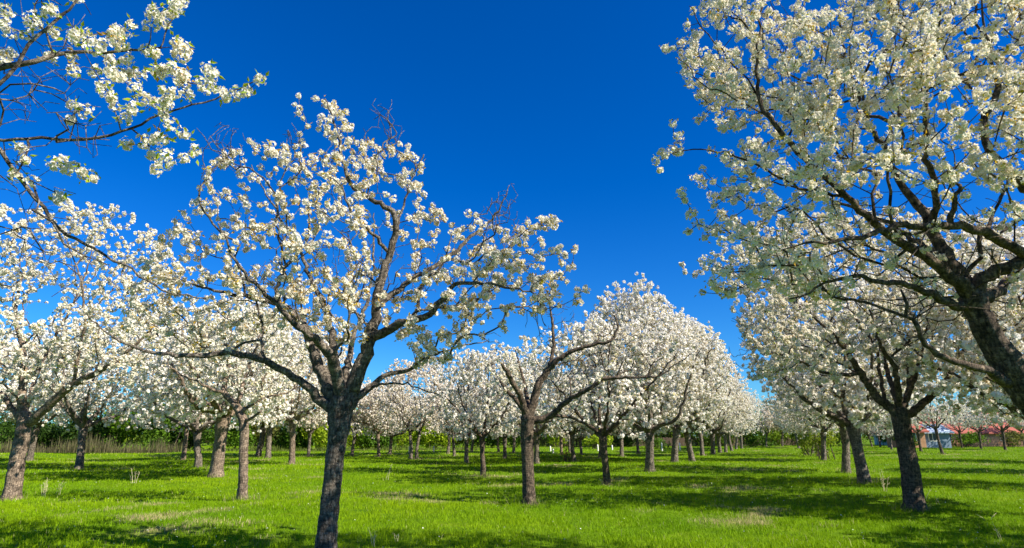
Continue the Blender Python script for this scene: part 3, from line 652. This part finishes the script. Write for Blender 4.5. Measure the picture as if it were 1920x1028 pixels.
VAR = {
 'a': dict(seed=11), 'b': dict(seed=12, fork=1.5, tr=.16, lean=(-.1, .1)), 'c': dict(seed=13, fork=1.8, nl=6, n=1000),
 'd': dict(seed=14, fork=1.5, rx=2.7, rz=3.0, cz=4.9, n=1600, tr=.21, gap=-.34), 'e': dict(seed=15, fork=1.6, rx=2.7, rz=2.9, cz=4.9, n=1500, tr=.19, gap=-.34, lean=(.1, -.1)),
 'f': dict(seed=16, warm=.3, keep=.85, fork=1.7, tr=.15, n=700, rx=2.6, cz=3.9, bark=BARK_GREY), 'g': dict(seed=17, twin=True, fork=1.4, tr=.14, nl=6, n=900, warm=.6, keep=.8),
 'h': dict(seed=18, fork=1.9, tr=.28, nl=6, n=1100, rx=3.2, lean=(.1, 0), bark=BARK_GREY), 'i': dict(seed=19, fork=1.5, tr=.13, rx=2.3, rz=1.9, cz=3.5, n=700, warm=.5, keep=.85),
 'k': dict(seed=23, fork=2.0, rx=2.8, rz=1.9, cz=4.5, tr=.15, n=520, gap=-.15, bark=BARK_DARK),
 'j': dict(seed=20, fork=1.5, tr=.15, n=600, rx=2.8, rz=1.9, cz=3.8, nl=5, bark=BARK_DARK, lean=(-.25, 0))}
PROTO = {}
def put(var, loc, s=1., rz=0., sz=1., label='', tilt=(0, 0)):
    if var not in PROTO: PROTO[var] = r = generic(**VAR[var])
    else:
        src = PROTO[var]; r = src.copy(); C.objects.link(r)
        for ch in src.children:
            c = ch.copy(); C.objects.link(c); c.parent = r
    r.location = (loc[0], loc[1], gz(loc[0], loc[1]) if loc[1] < 70 else 0); h = random.Random(int(loc[0]*100+loc[1]*37)); r.rotation_euler = (h.uniform(-.05, .05), h.uniform(-.05, .05), rz); r.scale = (s*h.uniform(.88, 1.1), s*h.uniform(.88, 1.1), s*sz*h.uniform(.93, 1.06))
    tag(r, label, 'tree', GROUP)
    return r
T = [  # pixel of the foot of the trunk in the photo, kind, scale, turn, height factor, label
 (404,897,'h',1.12,0.3,1,'thick pale trunked cherry tree directly behind and left of the slender bent one'),
 (370,880,'b',1.1,1.2,1,'cherry tree with a leaning grey trunk just left of the thick pale trunk'),
 (343,865,'f',1.2,2.2,1,'thin cherry tree in the shade by the hedge, left of the leaning grey trunk'),
 (148,878,'a',1.15,3.4,1,'cherry tree with a forked trunk standing alone in sunny grass on the left'),
 (54,866,'c',1.2,5.0,1,'cherry tree hidden behind the pale thick trunk at the left edge'),
 (484,856,'c',1.3,.5,1,'dim cherry tree by the hedge, right behind the slender bent trunk'),
 (502,862,'c',1.2,1.9,1,'cherry tree with a stout trunk a little right of the slender bent one'),
 (547,872,'f',1.2,3.1,1,'slim cherry tree halfway between the slender bent trunk and the nearest trunk'),
 (578,857,'i',1.15,4.4,1,'small cherry tree by the green hedge just left of the nearest trunk'),
 (660,854,'i',1.1,.9,1,'small cherry tree peeping out just right of the nearest trunk'),
 (710,855,'f',1.0,2.4,1,'pinkish cherry tree with a straight trunk before green bushes, right of the nearest trunk'),
 (731,852,'b',.95,5.5,1,'cherry tree with a crooked thin trunk beside the straight one before the bushes'),
 (776,861,'g',1.08,.2,1,'double stemmed cherry tree with pinkish blossom between the nearest and the bare tree'),
 (840,852,'c',.9,1.0,1,'cherry tree behind the sunny meadow, left one of the close pair'),
 (852,856,'a',.85,2.9,1,'cherry tree behind the sunny meadow, right one of the close pair'),
 (875,867,'f',.95,4.0,1,'cherry tree with a pale trunk left of the dark trunk by the bare tree'),
 (905,889,'j',.92,5.2,1,'cherry tree with a straight dark trunk, nearest one left of the bare central tree'),
 (884,850,'i',1.1,.3,1,'far cherry tree right behind the pale trunk'),
 (947,861,'b',.9,2.0,1,'cherry tree with a short thick trunk between the dark trunk and the bare central tree'),
 (935,850,'f',.9,3.6,1,'far thin cherry tree left of the short thick trunk'),
 (963,850,'i',1.1,4.8,1,'far thin cherry tree right of the short thick trunk'),
 (1006,870,'a',.95,.7,1,'cherry tree half hidden behind the bare central trunk'),
 (1053,853,'f',.9,1.5,1,'far thin cherry tree, first one right of the bare central tree'),
 (1076,866,'c',.9,2.7,1,'cherry tree with a forked trunk right of the bare central tree'),
 (1068,849,'i',1.0,3.9,1,'far cherry tree showing just left of the forked trunk'),
 (1090,851,'b',.85,5.3,1,'far cherry tree showing just right of the forked trunk'),
 (1126,860,'d',.88,.1,1,'tall cherry tree with a dark trunk, close behind the left side of the flared trunk'),
 (1138,906,'j',1.02,1.3,1.1,'cherry tree with a flared dark twisting trunk, right of the bare central tree'),
 (1166,857,'e',.85,2.5,1,'cherry tree with a reddish brown trunk behind the low blossom'),
 (1197,852,'a',.9,3.7,1,'far cherry tree left of the tall white tree'),
 (1219,885,'d',1.08,4.9,1.0,'tallest dense white cherry tree, with a short thick black trunk, leading the alley row'),
 (1264,868,'e',1.2,.6,1.0,'tall dense white cherry tree, second in the row behind the black trunk'),
 (1297,863,'d',1.12,1.8,1,'third cherry tree of the row along the left of the grass alley'),
 (1318,856,'e',1.05,3.0,1,'fourth cherry tree of the row along the left of the grass alley'),
 (1337,854,'d',.98,4.2,1,'fifth cherry tree of the row along the left of the grass alley'),
 (1350,850,'e',.95,5.4,1,'sixth cherry tree of the row along the left of the grass alley'),
 (1361,847,'a',1.0,.9,1,'seventh cherry tree of the row along the left of the grass alley'),
 (1372,845.5,'c',.95,2.1,1,'eighth cherry tree of the row along the left of the grass alley'),
 (1381,843,'b',1.0,3.3,1,'ninth cherry tree of the row along the left of the grass alley'),
 (1391,842,'c',1.0,4.5,1,'last dark trunked cherry tree on the left of the grass alley'),
 (1437,838.5,'i',1.1,5.7,1,'thin cherry tree at the far end of the alley, before the fence'),
 (1467,838.5,'i',1.1,.4,1,'thin cherry tree at the far end of the alley, nearer the right row'),
 (1498,840,'c',.95,1.6,1,'far cherry tree at the back of the right row by the alley'),
 (1524,850,'b',.95,2.8,1,'cherry tree in the right row, behind the leafy green shoots'),
 (1534,857,'f',1.05,4.0,1,'cherry tree in the right row, among the leafy green shoots'),
 (1545,864,'a',1.0,5.2,1,'cherry tree in the right row, before the leafy green shoots'),
 (1586,887,'c',1.0,.2,1,'third blossoming cherry tree of the right row, dark leaning trunk'),
 (1622,910,'a',1.08,1.4,1,'second tree of the right row, dark trunk just left of the thick rough one'),
 (1635,837.5,'i',1.0,2.6,1,'far thin cherry tree behind the right row'),
 (1651,838.5,'f',.85,3.8,1,'far thin leaning cherry tree left of the thick rough trunk'),
 (1672,843,'b',.85,5.0,1,'far cherry tree just left of the thick rough trunk'),
 (1727,848,'k',.95,.8,1,'cherry tree with bluish grey trunk before the garden fence, beside the thick rough trunk'),
 (1767,852.5,'k',.95,2.0,1,'cherry tree with spreading dark limbs before the garden fence'),
 (1804,839.5,'k',.95,3.2,1,'small dark cherry tree before the garden fence, left of the wider one'),
 (1840,842,'k',.95,4.4,1,'cherry tree with a wide crown before the red roofed house'),
 (1885,844,'k',.95,5.6,1,'slender cherry tree near the right edge before the garden fence'),
 (1921,838,'k',.95,1.1,1,'cherry tree cut by the right edge, before the garden fence'),
 (-60,872,'c',1.25,2.3,1,'cherry tree mostly outside the left edge by the dry reeds'),
]
for px, py, var, s, rz, sz, lab in T:
    put(var, G(px, py), s, rz, sz, lab)
# trees of the same rows standing just outside the frame on the right: their shade falls across the meadow
for x, y, var, s, rz, lab in ((11.2,13.2,'c',1.0,.5,'cherry tree at the right edge whose crown shows behind the near leaning trunk'),
        (16.5,19.0,'a',1.05,2.2,'cherry tree just past the right edge, level with the second tree of the right row'), (25.5,27.5,'c',.95,1.1,'cherry tree past the right edge, level with the third tree of the right row'),
        (13.2,7.2,'a',1.0,3.9,'cherry tree outside the right edge, right of the near leaning one'), (31.5,35.0,'c',1.,.3,'farthest cherry tree just past the right edge, towards the garden fence')):
    put(var, (x, y, 0), s, rz, 1, lab)
rng = np.random.default_rng(5)
GR = leaf_mat('grass_blades', .35, .6)
zs = [grass_zone(2.5, 7, 350, .009, .08, 2), grass_zone(7, 15, 1450, .008, .07, 2), grass_zone(15, 26, 520, .015, .08, 1), grass_zone(26, 46, 150, .028, .085, 1), grass_zone(46, 90, 36, .06, .08, 1)]
def tufts(bases):
    xs_, ys_, sc = [], [], []
    for bx, by, rr in bases:
        n = int(np.clip(260*10/max(by, 4), 25, 260)); a = rng.uniform(0, 2*pi, n); r = rr+np.abs(rng.normal(0, .16, n))
        xs_.append(bx+np.cos(a)*r); ys_.append(by+np.sin(a)*r); sc.append(np.full(n, max(1, by/14.)))
    x, y, sc = map(np.concatenate, (xs_, ys_, sc)); n = len(x); h = rng.uniform(.08, .24, n); wv = .009*sc; az = rng.uniform(0, 2*pi, n); la = rng.uniform(0, 2*pi, n); lean = rng.uniform(.1, .8, n)*h
    dx, dy = np.cos(az)*wv/2, np.sin(az)*wv/2; z = gz(x, y)-.01
    V = np.stack([np.stack([x-dx, y-dy, z], -1), np.stack([x+dx, y+dy, z], -1), np.stack([x+np.cos(la)*lean, y+np.sin(la)*lean, z+h], -1)], 1)
    col = np.where((rng.random(n) < .4)[:, None], np.array([.45, .37, .19]), np.array([.20, .33, .01]))*rng.uniform(.6, 1.1, (n, 1))
    return V.reshape(-1, 3), (np.array([(0, 1, 2)])[None]+(np.arange(n)*3)[:, None, None]).reshape(-1, 3), np.repeat(col, 3, 0)
zs.append(tufts([(o.location.x, o.location.y, .16) for o in bpy.data.objects if o.get('category') == 'tree' and o.location.y < 60]))
off = 0; VV, FF, CC = [], [], []
for v, f, c in zs: VV.append(v); FF.append(f+off); CC.append(c); off += len(v)
gr = mesh('grass', np.concatenate(VV), np.concatenate(FF), GR, None, np.concatenate(CC))
tag(gr, 'short bright green spring grass with straw coloured patches', 'grass', kind='stuff')

# ------------------------------------------------------------------ background: bushes, reeds, fences, houses
rng = np.random.default_rng(99)
def bush(px, py, wpx, hpx, label, g0=(.20, .30, .015), g1=(.08, .16, .01), n=2600, name='bush', cat='bush', D=None, stems=True, leaf=.24):
    g = G(px, py) if D is None else np.array([P(px, 700, D)[0], D, 0]); D_ = g[1]; mpp = D_*1.02/FPX
    w2, h = wpx*mpp/2, hpx*mpp
    lobs = rng.uniform(-1, 1, (9, 3))*np.array([.6*w2, .5*w2, .3*h])+np.array([0, 0, .52*h]); lr = rng.uniform(.35, .6, 9)
    k = rng.integers(0, 9, n); d = unit(rng.normal(0, 1, (n, 3)))
    q = lobs[k]+d*(rng.uniform(.2, 1, (n, 1))**.5)*lr[k][:, None]*np.array([w2, w2, h*.62]); q[:, 2] = np.abs(q[:, 2])+.05
    nr = d+rng.normal(0, .5, d.shape); t = rng.uniform(0, 1, (n, 1)); tc = (rng.uniform(0, 1, 9)[k])[:, None]
    tone = (np.array(g0)*tc+np.array(g1)*(1-tc))*(.7+.6*t)
    V, F, c = stamp(LFB, q, nr, leaf*rng.uniform(.6, 1.4, n), tone)
    r = empty(name, (g[0], g[1], 0)); tag(r, label, cat, 'bushes along the edge of the orchard')
    mesh('foliage', V, F, BUSHLEAF, r, c)
    Vs, Fs, o_ = [], [], 0
    for _ in range(9):
        b = np.array([rng.uniform(-.5, .5)*w2, rng.uniform(-.3, .3)*w2, -.1]); e = lobs[rng.integers(0, 9)]
        v, f = tube(np.array([b, (b+e)/2+rng.normal(0, .08, 3), e]), np.array([.04, .03, .012]), 5)
        Vs.append(v); Fs.append(f+o_); o_ += len(v)
    mesh_tube('stems', np.concatenate(Vs), np.concatenate(Fs), BARK_DARK, r, np.zeros(3))
    return r
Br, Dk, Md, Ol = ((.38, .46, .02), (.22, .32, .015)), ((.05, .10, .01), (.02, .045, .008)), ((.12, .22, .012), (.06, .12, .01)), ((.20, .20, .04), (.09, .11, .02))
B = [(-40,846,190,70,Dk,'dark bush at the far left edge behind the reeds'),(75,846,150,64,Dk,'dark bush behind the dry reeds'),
 (170,846,120,78,Dk,'dark bush behind the forked tree'),(235,846,120,80,Md,'mid green bush right of the forked tree'),(300,846,110,86,Md,'tall green bush left of the shaded thin tree'),
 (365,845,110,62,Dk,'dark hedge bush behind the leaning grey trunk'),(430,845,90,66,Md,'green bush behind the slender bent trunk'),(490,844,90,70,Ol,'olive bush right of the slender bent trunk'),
 (545,844,80,62,Md,'green bush behind the slim tree'),(600,844,80,66,Br,'bright green bush beside the nearest trunk, left side'),(665,843,90,70,Br,'bright green bush beside the nearest trunk, right side'),
 (705,843,70,50,Md,'low green bush behind the straight thin trunk'),(755,842,90,66,Br,'bright lime bush left of the double stemmed tree'),(812,842,80,62,Br,'bright lime bush right of the double stemmed tree'),
 (862,841,70,52,Ol,'olive brown bush behind the close pair of trees'),(905,840,70,60,Md,'green bush behind the straight dark trunk'),(960,840,80,56,Md,'green bush left of the bare central trunk'),
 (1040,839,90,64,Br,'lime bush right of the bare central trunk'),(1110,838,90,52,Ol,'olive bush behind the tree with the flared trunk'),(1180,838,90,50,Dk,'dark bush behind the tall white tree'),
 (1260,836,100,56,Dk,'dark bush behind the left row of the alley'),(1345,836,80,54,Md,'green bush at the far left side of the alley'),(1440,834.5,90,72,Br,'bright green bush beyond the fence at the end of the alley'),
 (1500,834,70,66,Md,'green bush beyond the fence by the right row'),(1600,836,90,62,Md,'green bush beyond the fence behind the right row'),(1660,836,60,54,Md,'green bush left of the thick rough trunk'),
 (1795,833.5,60,34,Br,'small bright bush beyond the garden fence'),(1845,833.5,50,32,Md,'small green bush beyond the garden fence before the red roof'),(1955,834,90,60,Md,'green bush at the far right edge')]
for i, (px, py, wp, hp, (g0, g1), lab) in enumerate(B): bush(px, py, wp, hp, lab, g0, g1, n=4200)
bush(1820, 839, 60, 26, 'low green shrub just inside the picket fence before the red roofed house', *Md, 900)
bush(1900, 838.5, 50, 30, 'olive shrub by the picket fence at the far right', *Ol, 900)
bush(1700, 840, 40, 30, 'low shrub at the left end of the picket fence', *Md, 900)
bush(1120, 842, 60, 24, 'low lime shrub before the board fence behind the flared trunk', *Br, 700)
bush(1230, 841, 70, 22, 'low green shrub before the board fence behind the tall white trees', *Md, 700)
bush(1420, 837.5, 50, 18, 'low shrub before the board fence at the end of the alley', *Md, 600)
bush(1512, 856, 44, 44, 'leafy pale green shoots around the right row trunks, left clump', (.30, .36, .02), (.16, .22, .02), 500, 'sucker_shrub', 'shrub', leaf=.13)
bush(1552, 862, 70, 66, 'leafy pale green shoots around the right row trunks, right clump', (.30, .36, .02), (.16, .22, .02), 900, 'sucker_shrub', 'shrub', leaf=.13)
bush(1065, 866, 26, 30, 'small leafy sapling bush in the grass right of the bare central trunk', (.30, .34, .02), (.22, .2, .04), 160, 'sucker_shrub', 'shrub', leaf=.08)

def petals_on_grass(n, label):
    y = np.sqrt(rng.uniform(0, 1, n)*(34**2-5**2)+25); x = rng.uniform(-1, 1, n)*(y*.95+3)
    k = noise3(np.stack([x, y, x*0], -1), .9, 2.2) > -.1; x, y = x[k], y[k]; n = len(x)
    V, F, c = stamp(FL4, np.stack([x, y, gz(x, y)+rng.uniform(.03, .07, n)], -1), rng.normal(0, .4, (n, 3))+np.array([0, 0, 1]), rng.uniform(.008, .014, n), np.tile(np.array([.85, .82, .74]), (n, 1)))
    o = mesh('fallen_petals', V, F, PETAL, None, c); tag(o, label, 'petals', kind='stuff')
petals_on_grass(1800, 'scattered white petals lying in the grass under the trees')
def stalks(name, pts, hmin, hmax, col, label, kind=None, cat='reeds', wid=.02):
    n = len(pts); h = rng.uniform(hmin, hmax, n)*np.clip(.75+.45*np.sin(pts[:, 0]*.7)*np.sin(pts[:, 0]*.23+1)+.2*np.sin(pts[:, 0]*2.9), .25, 1.2); a = rng.uniform(0, pi, n); la = rng.uniform(0, 2*pi, n); ln = rng.uniform(0, .18, n)*h
    dx = np.stack([np.cos(a)*wid, np.sin(a)*wid, a*0], -1); up = np.stack([np.cos(la)*ln, np.sin(la)*ln, h], -1)
    V = np.stack([pts-dx, pts+dx, pts+up*.6+dx*.7, pts+up*.6-dx*.7, pts+up], 1)
    F = np.array([(0, 1, 2), (0, 2, 3), (3, 2, 4)])[None]+(np.arange(n)*5)[:, None, None]
    c = np.repeat(np.array(col)[None]*rng.uniform(.5, 1.3, (n, 1)), 5, 0)
    o = mesh(name, V.reshape(-1, 3), F.reshape(-1, 3), BUSHLEAF, None, c); tag(o, label, cat, kind=kind); return o
g0, g1 = G(-80, 849), G(345, 849); t = rng.uniform(0, 1, 2600)[:, None]
q = g0*(1-t)+g1*t+np.concatenate([rng.normal(0, .3, (2600, 1)), rng.uniform(-1.2, .8, (2600, 1)), np.zeros((2600, 1))], 1)
stalks('reeds', q, .4, 1.7, (.17, .15, .07), 'band of dry brown reeds along the edge of the orchard on the left', 'stuff')
g0, g1 = G(345, 847), G(900, 844); t = rng.uniform(0, 1, 3000)[:, None]
q = g0*(1-t)+g1*t+np.concatenate([rng.normal(0, .3, (3000, 1)), rng.uniform(-.8, .8, (3000, 1)), np.zeros((3000, 1))], 1)
stalks('undergrowth', q, .2, .6, (.16, .20, .04), 'low tangled undergrowth at the foot of the hedge', 'stuff', 'undergrowth')

def far_wood(label):
    Vs, Fs, Cs, o_ = [], [], [], 0
    for px in np.arange(-260, 2220, 26.):
        D = 92+rng.uniform(-3, 3)+(22 if px > 1560 else 0); c0 = np.array([P(px, 780, D)[0], D, 0]); h = rng.uniform(2.6, 4.4)*(1.35 if px > 1560 else 1); wd = rng.uniform(1.8, 2.8); n = 620
        d = unit(rng.normal(0, 1, (n, 3))); q = c0+d*rng.uniform(.3, 1, (n, 1))*np.array([wd, 1.2, h*.55])+np.array([0, 0, h*.48]); q[:, 2] = np.abs(q[:, 2])
        k = rng.random(); base = np.array([.20, .28, .02]) if k < .4 else np.array([.09, .15, .012]) if k < .75 else np.array([.13, .10, .05])
        tone = base*rng.uniform(.6, 1.3, (n, 1)); V, F, c = stamp(LFB, q, d+rng.normal(0, .5, d.shape), .34*rng.uniform(.6, 1.3, n), tone)
        Vs.append(V); Fs.append(F+o_); Cs.append(c); o_ += len(V)
    o = mesh('far_wood', np.concatenate(Vs), np.concatenate(Fs), BUSHLEAF, None, np.concatenate(Cs)); tag(o, label, 'wood', kind='stuff')
far_wood('distant belt of green bushes and scrub closing the view behind the orchard')

# dry weeds standing in the grass, each a thing
def weed(px, py, hpx, label, n=3, lean=.2, col=(.62, .55, .34)):
    g = G(px, py); g[2] = gz(g[0], g[1]); h = hpx*g[1]*1.02/FPX; Vs, Fs, o_ = [], [], 0
    for k in range(n):
        a = rng.uniform(-1, 1)*lean*h; b = rng.normal(0, .03); hh = h*rng.uniform(.6, 1) if k else h
        p = np.array([(b, 0, -.03), (b+a*.4, rng.normal(0, .02), hh*.5), (b+a, rng.normal(0, .04), hh)])
        v, f = tube(p, np.array([.009, .006, .003])*(g[1]/22), 4); Vs.append(v); Fs.append(f+o_); o_ += len(v)
        for s in range(3):
            tt = rng.uniform(.4, .95); c0 = p[0]*(1-tt)+p[2]*tt; c1 = c0+np.array([rng.choice([-1, 1])*h*.13, 0, h*.09])
            v, f = tube(np.array([c0, (c0+c1)/2, c1]), np.array([.004, .003, .002])*(g[1]/22), 3); Vs.append(v); Fs.append(f+o_); o_ += len(v)
    V = np.concatenate(Vs); F = np.concatenate(Fs)
    o = mesh_tube('dry_weed', V, F, STRAW, None, np.zeros(3)); o.location = g; tag(o, label, 'dry weed', 'dry weeds standing in the grass')
STRAW = plain('dry_straw', (.55, .46, .27), .25, 30)
weed(80, 930, 34, 'dry pointed weed stalks in the grass near the left edge tree', 7, .25)
weed(110, 925, 24, 'short dry weed right of the pointed stalks', 4, .3)
weed(1733, 942, 34, 'crooked dry weed stalk just right of the thick rough trunk', 2, .5)
weed(1762, 946, 14, 'small dry weed sprig right of the crooked stalk', 2, .9)
weed(700, 1027, 32, 'pale dry stalks at the bottom edge right of the nearest trunk', 5, .35)
weed(745, 1018, 12, 'low pale straw at the bottom edge beside the taller stalks', 3, .9)
weed(1852, 968, 12, 'bent pale straw lying in the grass at the lower right', 2, 1.8)
weed(1882, 1006, 32, 'upright pale stalk in the grass near the lower right corner', 2, .25)
weed(1660, 925, 38, 'thin grey stalks between the two dark trunks on the right', 4, .3)
weed(725, 900, 26, 'slanting green stalk in the sunny meadow right of the nearest trunk', 2, .5)
weed(250, 905, 26, 'fine dry grass stems in the meadow on the left', 4, .3)
weed(1135, 905, 14, 'dry tuft at the foot of the flared trunk', 5, .8)

# white posts dotted in the far grass
WHITE = plain('white_paint', (.78, .74, .66), .12, 9)
for px, py, h, lab in ((767,850,11,'short white post between the straight thin trunk and the double stemmed tree'),(813,850,12,'short white post right of the double stemmed tree'),
                       (1032,847,9,'short white post just right of the bare central trunk, left of a pair'),(1037,849,7,'short white post just right of the bare central trunk, right of a pair'),
                       (1121,847,12,'short white post left of the flared trunk'),(1148,846,10,'short white post right of the flared trunk'),(1241.5,847,15,'short white post between the two tall white trees'),(1275,846,14,'short white post right of the second tall white tree')):
    g = G(px, py); s = g[1]*1.02/FPX; p = np.array([(0, 0, -.1), (.01, 0, h*s*.5), (.0, .01, h*s-.03), (0, .01, h*s)])
    v, f = tube(p, np.array([.10, .085, .08, .05])*s/.055*.8, 10, .04); o = mesh_tube('marker_post', v, f, WHITE, None, np.zeros(3)); o.location = g
    tag(o, lab, 'post', 'short white posts in the far grass')

# fences
WOOD = plain('weathered_fence_wood', (.075, .055, .04), .4, 5, .85, (1, 1, .3)); WOOD2 = plain('brown_fence_wood', (.095, .062, .04), .45, 5, .85, (1, 1, .3))
def fence(A, B_, h, gap, wid, mat, name, label, tip=True):
    d = B_-A; L = np.linalg.norm(d); rz = math.atan2(d[1], d[0]); r = empty(name, (A[0], A[1], 0), rz); tag(r, label, 'fence')
    m = MB(); x = 0
    while x < L:
        hh = h*rng.uniform(.93, 1.04); j = rng.normal(0, .01)
        m.box(x, x+wid, -.02+j, .0+j, .06, hh)
        if tip: m.poly([(x, -.02+j, hh), (x+wid, -.02+j, hh), (x+wid/2, -.02+j, hh+.07), (x, j, hh), (x+wid, j, hh), (x+wid/2, j, hh+.07)], [(0, 1, 2), (5, 4, 3)])
        x += wid+gap*rng.uniform(.8, 1.2)
    m.build('pickets', mat, r)
    for z in (.3, h*.8):
        m = MB(); m.box(-.05, L, .015, .055, z-.04, z+.04); m.build('rail', mat, r)
    x = 0
    while x < L:
        m = MB(); m.box(x, x+.1, .06, .16, -.1, h+.05); m.build('post', mat, r); x += 3.0
fence(G(1690, 839), G(1975, 838.5), 1.25, .07, .09, WOOD, 'picket_fence', 'weathered pointed picket fence in front of the red roofed house')
fence(G(1000, 838.5), G(1530, 835.8), 1.15, .045, .11, WOOD2, 'board_fence', 'low brown board fence closing the far end of the orchard')

# houses beyond the fence
TILE = plain('red_roof_tiles', (.34, .095, .06), .45, 4, .7, (1, 6, 1)); ORW = plain('orange_render', (.52, .27, .14), .2, 2); CRW = plain('cream_render', (.62, .55, .42), .12, 2)
SLATE = plain('pale_blue_sheet_roof', (.42, .50, .58), .15, 3); GW = plain('blue_grey_boards', (.16, .21, .27), .2, 4, .8, (1, 1, .3)); GLASS = plain('dark_window_glass', (.03, .04, .05), .2, 2, .15); FRM = WHITE
def house(px, D, w, dp, hw, hr, wall, roof, name, label, rz=.1, wins=3, chim=True):
    r = empty(name, (P(px, 800, D)[0], D, 0), rz); tag(r, label, 'house' if name == 'house' else 'shed')
    m = MB(); m.box(-w/2, w/2, 0, dp, -.1, hw)
    m.poly([(-w/2, 0, hw), (-w/2, dp, hw), (-w/2, dp/2, hw+hr)], [(0, 1, 2)]); m.poly([(w/2, 0, hw), (w/2, dp, hw), (w/2, dp/2, hw+hr)], [(2, 1, 0)])
    m.build('wall', wall, r)
    m = MB(); e, o_ = .4, .16; s = hr/(dp/2)
    for sg in (1, -1):
        f = (lambda y: y) if sg == 1 else (lambda y: dp-y)
        a = [(-w/2-e, f(-e), hw-e*s+.02), (w/2+e, f(-e), hw-e*s+.02), (w/2+e, f(dp/2), hw+hr+.02), (-w/2-e, f(dp/2), hw+hr+.02)]
        b = [(x, y, z+o_) for x, y, z in a]
        m.poly(a+b, [(4, 5, 6, 7), (3, 2, 1, 0), (0, 1, 5, 4), (1, 2, 6, 5), (2, 3, 7, 6), (3, 0, 4, 7)])
    ro = m.build('roof', roof, r)
    if chim:
        m = MB(); m.box(w*.2, w*.2+.6, dp*.55, dp*.55+.5, hw+hr*.6, hw+hr+.8); m.build('chimney', ORW, ro)
    for k in range(wins):
        x = -w/2+w*(k+.5)/wins
        m = MB()
        for bx in ((x-.55, x-.47), (x+.47, x+.55)): m.box(*bx, -.04, .0, hw*.4, hw*.4+1.1)
        m.box(x-.47, x+.47, -.04, 0, hw*.4, hw*.4+.08); m.box(x-.47, x+.47, -.04, 0, hw*.4+1.02, hw*.4+1.1); m.box(x-.03, x+.03, -.04, 0, hw*.4+.08, hw*.4+1.02)
        wf = m.build('window', FRM, r); m = MB(); m.box(x-.47, x+.47, -.02, -.003, hw*.4+.08, hw*.4+1.02); m.build('pane', GLASS, wf)
house(1852, 88, 16, 9, 1.9, 2.7, ORW, TILE, 'house', 'low orange house with a long red tiled roof behind the picket fence', .05, 4)
house(1745, 96, 11, 8, 2.6, 2.6, CRW, TILE, 'house', 'smaller cream house with a red tiled roof behind the blue grey shed', -.2, 3)
house(1745, 80, 4.6, 3.5, 1.9, .8, GW, SLATE, 'shed', 'blue grey garden shed with a pale roof behind the picket fence', .05, 1, False)
house(1706, 79, 3.2, 3, 2.0, .7, ORW, TILE, 'shed', 'small orange garden hut at the left end of the picket fence', -.1, 1, False)
